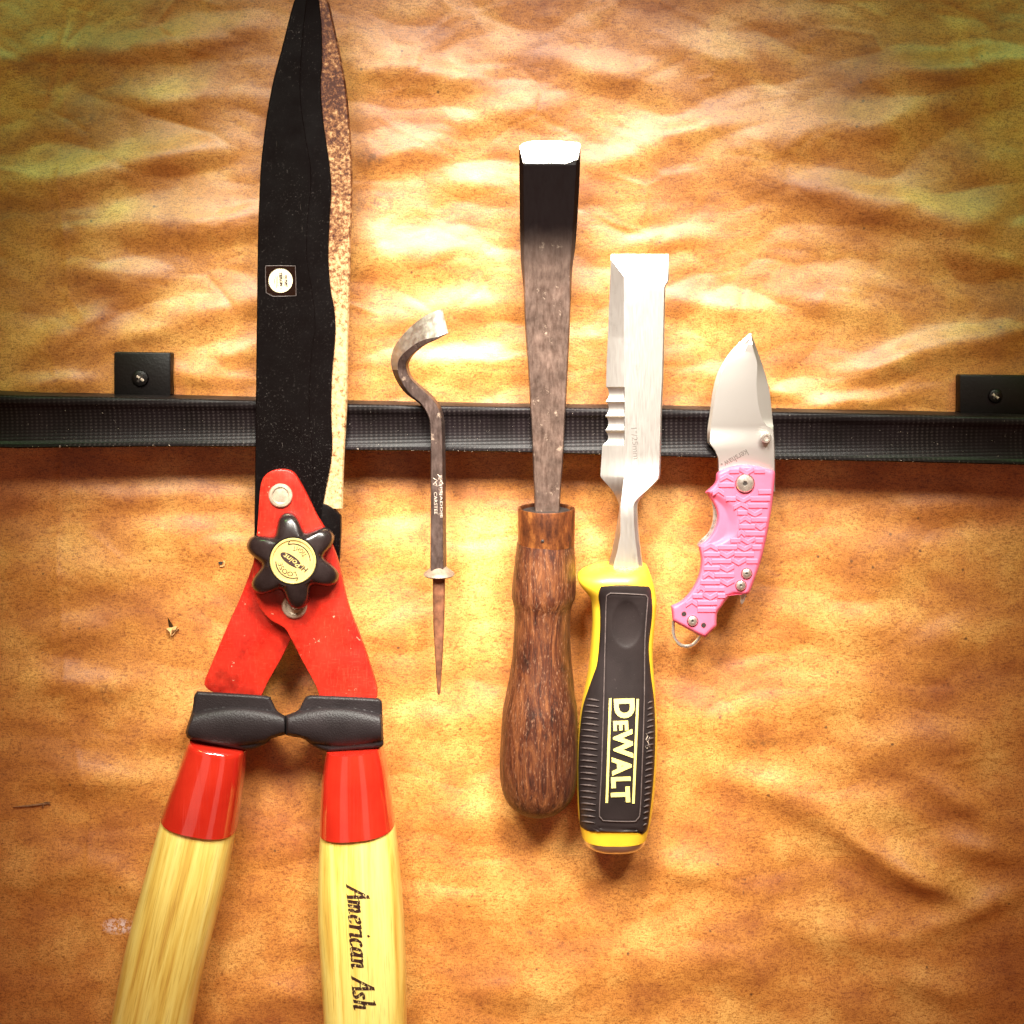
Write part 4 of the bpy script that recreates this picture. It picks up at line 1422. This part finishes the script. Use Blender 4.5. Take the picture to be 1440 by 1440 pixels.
def k_top(x, y, d):
    e = min(1.0, d / 5.0)
    h = kt(y) + 0.0030 * (math.sqrt(max(0, 1 - (1 - e) ** 2)) - 1)
    if 692 < y < 768:
        s = scoop_r(y) - x
        if s > 0:
            h -= 0.0016 * min(1, s / 14) ** 1.2
    return h


scale = relief('handle_scale', kpoly, k_top, lambda x, y: kb_(y) + 0.0026 if y > 668 else kb_(y) + 0.0028, MAT['pink'], kn, 120, 60, angle=60, label='pink nylon handle scale with zigzag tread')
lin = [(1003, 706), (1006, 722), (1005.5, 735), (1001, 747), (992, 757), (982, 764)]
plate('liner', spline([(1001.2, 704), (1002.3, 712), (1003, 725), (1001, 738), (995.5, 750), (985, 760), (979.8, 766.8, 'c'), (990, 770), (1012, 752), (1020, 720), (1010, 700, 'c')], 3, True), lambda x, y: kb_(y) + 0.0026, 0.0014, MAT['screw'], kn, bevel=0.0002)
plate('rear_scale', kpoly, lambda x, y: kb_(y) + 0.0008, 0.0012, MAT['pink'], kn, bevel=0.0002)
loopo = spline([(946.5, 872), (947.5, 895), (958, 907.5), (973, 907.5), (985.5, 894)], 3)
ribbon('lanyard_loop', loopo, 4.6, lambda x, y: kb_(y) + 0.0024, 0.0012, MAT['screw'], kn)
plate('clip_hook', spline([(1038, 830, 'c'), (1052, 830, 'c'), (1049.5, 839), (1046, 847), (1043, 850.5, 'c'), (1041.2, 846), (1041.5, 841)], 2, True), lambda x, y: kb_(y) + 0.0030, 0.0012, MAT['screw'], kn, bevel=0.0002)


def kscrew(x, y, r, seat):
    b = seat
    rec = [(r, b - 0.0008), (r, b + 0.0006), (r * .9, b + 0.0010), (r * .5, b + 0.0013), (r * .30, b + 0.00135), (r * .27, b + 0.0008), (0.2, b + 0.0008)]
    s = rings('screw', disc_rows((x, y), rec, n=32), MAT['screw'], scale, angle=30)
    R = disc_rows((x, y), [(r * .26, b + 0.0009), (0.1, b + 0.0009)], n=6)
    rings('socket', R, MAT['dark'], s, cap=False)
    rings('screw_shadow_gap', disc_rows((x, y), [(r + 1.0, b - 0.0005), (r + 1.0, b + 0.00015), (r + 0.2, b + 0.0002), (r, b - 0.0004)], n=32), MAT['dark'], s, cap=False)


kscrew(1047.8, 680, 12, kt(680) + 0.0003)
kscrew(1050, 806.7, 6.6, kt(806))
kscrew(1042, 823.5, 6.6, kt(823))
kscrew(974, 873.5, 6.6, kt(873))
for x, y in ((961.8, 863.3), (989.5, 879.3)):
    rings('lanyard_hole', disc_rows((x, y), [(3.4, kt(y) - 0.0003), (3.4, kt(y) + 0.00012), (2.8, kt(y) + 0.00015), (0.1, kt(y) + 0.00005)], n=16), MAT['dark'], scale)

# zigzag tread: each raised piece on its own
def tread_mesh(kind, w):
    hgt = 3.7
    if kind == 'bar':
        line = [(-w / 2, 0), (w / 2, 0)]
    else:
        a = 2.6 if kind == 'up' else -2.6
        line = [(-w / 2, -a), (-w / 6, -a * .3 + a * .2), (0, a), (w / 6, a * .2 - a * .3), (w / 2, -a)]
        line = [(-w / 2, -a), (0, a), (w / 2, -a)]
    V, F = [], []
    for x, y in line:
        for s, hh in ((1.0, -0.0004), (1.0, 0.00022), (0.62, 0.00062), (-0.62, 0.00062), (-1.0, 0.00022), (-1.0, -0.0004)):
            V.append((x * S, -hh, -(y + s * hgt) * S))
    for i in range(len(line) - 1):
        for j in range(5):
            k = i * 6 + j
            F.append([k, k + 6, k + 7, k + 1])
    F.append([0, 1, 2, 3, 4, 5])
    k = (len(line) - 1) * 6
    F.append([k + 5, k + 4, k + 3, k + 2, k + 1, k])
    bm = bmesh.new()
    vs = [bm.verts.new(v) for v in V]
    for f in F:
        bm.faces.new([vs[i] for i in f])
    bmesh.ops.recalc_face_normals(bm, faces=bm.faces)
    me = bpy.data.meshes.new('tread')
    bm.to_mesh(me)
    bm.free()
    me.materials.append(MAT['pink'])
    return me


TM = {}
koff = origin_of(scale)
SCR = [(1047.8, 680, 16), (1050, 806.7, 10), (1042, 823.5, 10)]
for i in range(21):
    y = 662.5 + 9.75 * i
    a, b2 = span(kpoly, y - 4), span(kpoly, y + 4)
    if not a or not b2:
        continue
    xl, xr = max(a[0], b2[0]) + 5, min(a[1], b2[1]) - 4
    if 690 < y < 770:
        xl = max(xl, scoop_r(y) + 2)
    if y > 843:
        xl = max(xl, 962 + (y - 846) * 1.7)
    x = xl
    k = i * 2
    rnd = random.Random(i * 5 + 1)
    while x < xr - 8:
        kind = ('bar', 'up', 'bar', 'down')[(k + (i % 2)) % 4] if i % 2 == 0 else ('up', 'bar', 'down', 'bar')[k % 4]
        w = (26 if kind == 'bar' else 19)
        if x == xl:
            w = max(9, w * rnd.choice((0.5, 0.8, 1.0)))
        w = min(w, xr - x)
        k += 1
        if w < 8:
            break
        xc = x + w / 2
        x += w + 1.4
        hit = False
        for sx_, sy_, sr_ in SCR:
            qx = max(abs(sx_ - xc) - w / 2, 0)
            if qx * qx + (sy_ - y) ** 2 < sr_ ** 2:
                hit = True
        if hit or not inside(kpoly, xc - w / 2, y) or not inside(kpoly, xc + w / 2, y):
            continue
        key = (kind, round(w))
        if key not in TM:
            TM[key] = tread_mesh(*key)
        o = bpy.data.objects.new('tread', TM[key])
        C.objects.link(o)
        o.parent = scale
        o.location = Vector(P(xc, y, kt(y) - 0.0001)) - koff

# ------------------------------------------------------------------ small things on the paper
# nail point that has come through the sheet, with the fibres it tore
nl = root('nail_point', 'dark nail point poking out through a torn flap of paper', 'nail', P(241, 884, wall_h(241, 884)))
hw_ = wall_h(241, 884)
V = []
tipv = P(235.5, 867.5, hw_ + 0.0045)
for i in range(8):
    t = i * math.pi / 4
    c = P(241.5, 881, hw_ + 0.0002)
    V.append((c[0] + 3.6 * S * math.cos(t), c[1] - 0.0006 * (1 + math.sin(t)), c[2] + 2.0 * S * math.sin(t)))
V.append(tipv)
obj('spike', V, [[i, (i + 1) % 8, 8] for i in range(8)] + [list(range(8))], MAT['nail'], nl, angle=60)
fl = [(234, 884.5), (237, 882.5), (241, 882.5), (246, 880.5), (249, 881), (247, 886), (242.5, 890), (240.5, 895), (238.5, 889)]
V = [P(x, y, hw_ + 0.0014 + (0.0012 if i in (3, 4, 5) else 0.0) + (0.0016 if i in (7, 8, 0) else 0)) for i, (x, y) in enumerate(fl)]
V.append(P(241.5, 885.5, hw_ + 0.0026))
V += [P(x, y, hw_ - 0.0006) for x, y in fl]
obj('torn_flap', V, [[i, (i + 1) % 9, 9] for i in range(9)] + [[i, (i + 1) % 9, 10 + (i + 1) % 9, 10 + i] for i in range(9)], MAT['torn'], nl, smooth=False)
ribbon('torn_fibre', [(242, 894), (247, 888), (251, 883.5)], 1.6, lambda x, y: wall_h(x, y) + 0.0003, 0.0012, MAT['torn'], nl)

hp = wall_h(310, 792)
pn = root('paper_puncture', 'tiny square puncture with a raised torn rim beside the shears', 'puncture', P(310, 792, hp))
plate('hole', spline([(307, 790.4), (310, 789.6), (313, 790.2), (312.6, 793.8), (309, 794.2), (307.3, 793)], 2, True), hp + 0.0004, 0.0006, MAT['dark'], pn, bevel=0)
ribbon('torn_rim', [(313.5, 788.6), (315.8, 791), (315, 796), (309.5, 796.6)], 1.8, lambda x, y: wall_h(x, y) - 0.0002, 0.0009, MAT['torn'], pn)

spn = root('wood_splinter', 'thin dark splinter stuck to the paper beside the unlettered ash handle', 'splinter', P(48, 1133, wall_h(48, 1133)))
ribbon('splinter_body', [(18, 1135), (40, 1133.5), (62, 1130.5), (70, 1130)], 3.2, lambda x, y: wall_h(x, y), 0.0012, MAT['splinter'], spn, True)
ribbon('splinter_end', [(60, 1135.5), (63, 1128), (70, 1128.5), (69, 1132)], 1.6, lambda x, y: wall_h(x, y), 0.0012, MAT['splinter'], spn)

# crumbs, lint and steel filings that nobody could count
V, F = [], []


def crumb(px, py, r, h, ln=1.0, ang=0.0):
    b = len(V)
    ca, sa = math.cos(ang), math.sin(ang)
    for dx, dy, dh in ((-1, -.2, 0), (-.2, -1, 0), (1, -.3, 0), (.3, .9, 0), (0.1, 0, 1)):
        x, y = dx * r * ln, dy * r
        V.append(P(px + x * ca - y * sa, py + x * sa + y * ca, h + dh * r * S * 0.8 - (0.0002 if dh == 0 else 0)))
    F.extend([[b, b + 1, b + 4], [b + 1, b + 2, b + 4], [b + 2, b + 3, b + 4], [b + 3, b, b + 4]])


for _ in range(150):
    x, y = random.uniform(0, 1440), random.uniform(0, 1440)
    if 545 < y < 665:
        continue
    crumb(x, y, random.uniform(0.5, 1.5), wall_h(x, y), random.choice((1, 1, 1.6, 3)), random.uniform(0, 3.1))
for x, y, l, a in ((346, 783, 6, -.9), (1057, 1085, 10, .35), (1045, 1254, 9, 1.57), (1064, 903, 3.5, -1.1), (728, 362, 4, .1), (1003, 112, 5, -.4), (1291, 424, 4, 1.2)):
    crumb(x, y, 1.2, wall_h(x, y), l * .8, a)
o = obj('paper_crumbs', V, F, MAT['splinter'], None, smooth=False)
o['kind'] = 'stuff'
o['label'] = 'dark crumbs and fibres scattered over the kraft paper'
o['category'] = 'crumbs'
V, F = [], []
for _ in range(260):
    x = random.uniform(10, 1430)
    lowedge = random.random() < 0.6
    v = random.uniform(0.96, 0.995) if lowedge else random.uniform(0.02, 0.9)
    y = np.interp(x, tx_, ty_) * (1 - v) + np.interp(x, bx_, by_) * v
    h = float(np.interp(v, [p[0] for p in prof[1:-1]], [p[1] for p in prof[1:-1]]))
    crumb(x, y, random.uniform(0.35, 0.95), h, random.choice((1, 1.5, 2.5)), random.uniform(-.6, .6))
o = obj('steel_filings', V, F, MAT['chip'], None, smooth=False)
o['kind'] = 'stuff'
o['label'] = 'pale steel filings clinging to the black magnetic bar'
o['category'] = 'filings'
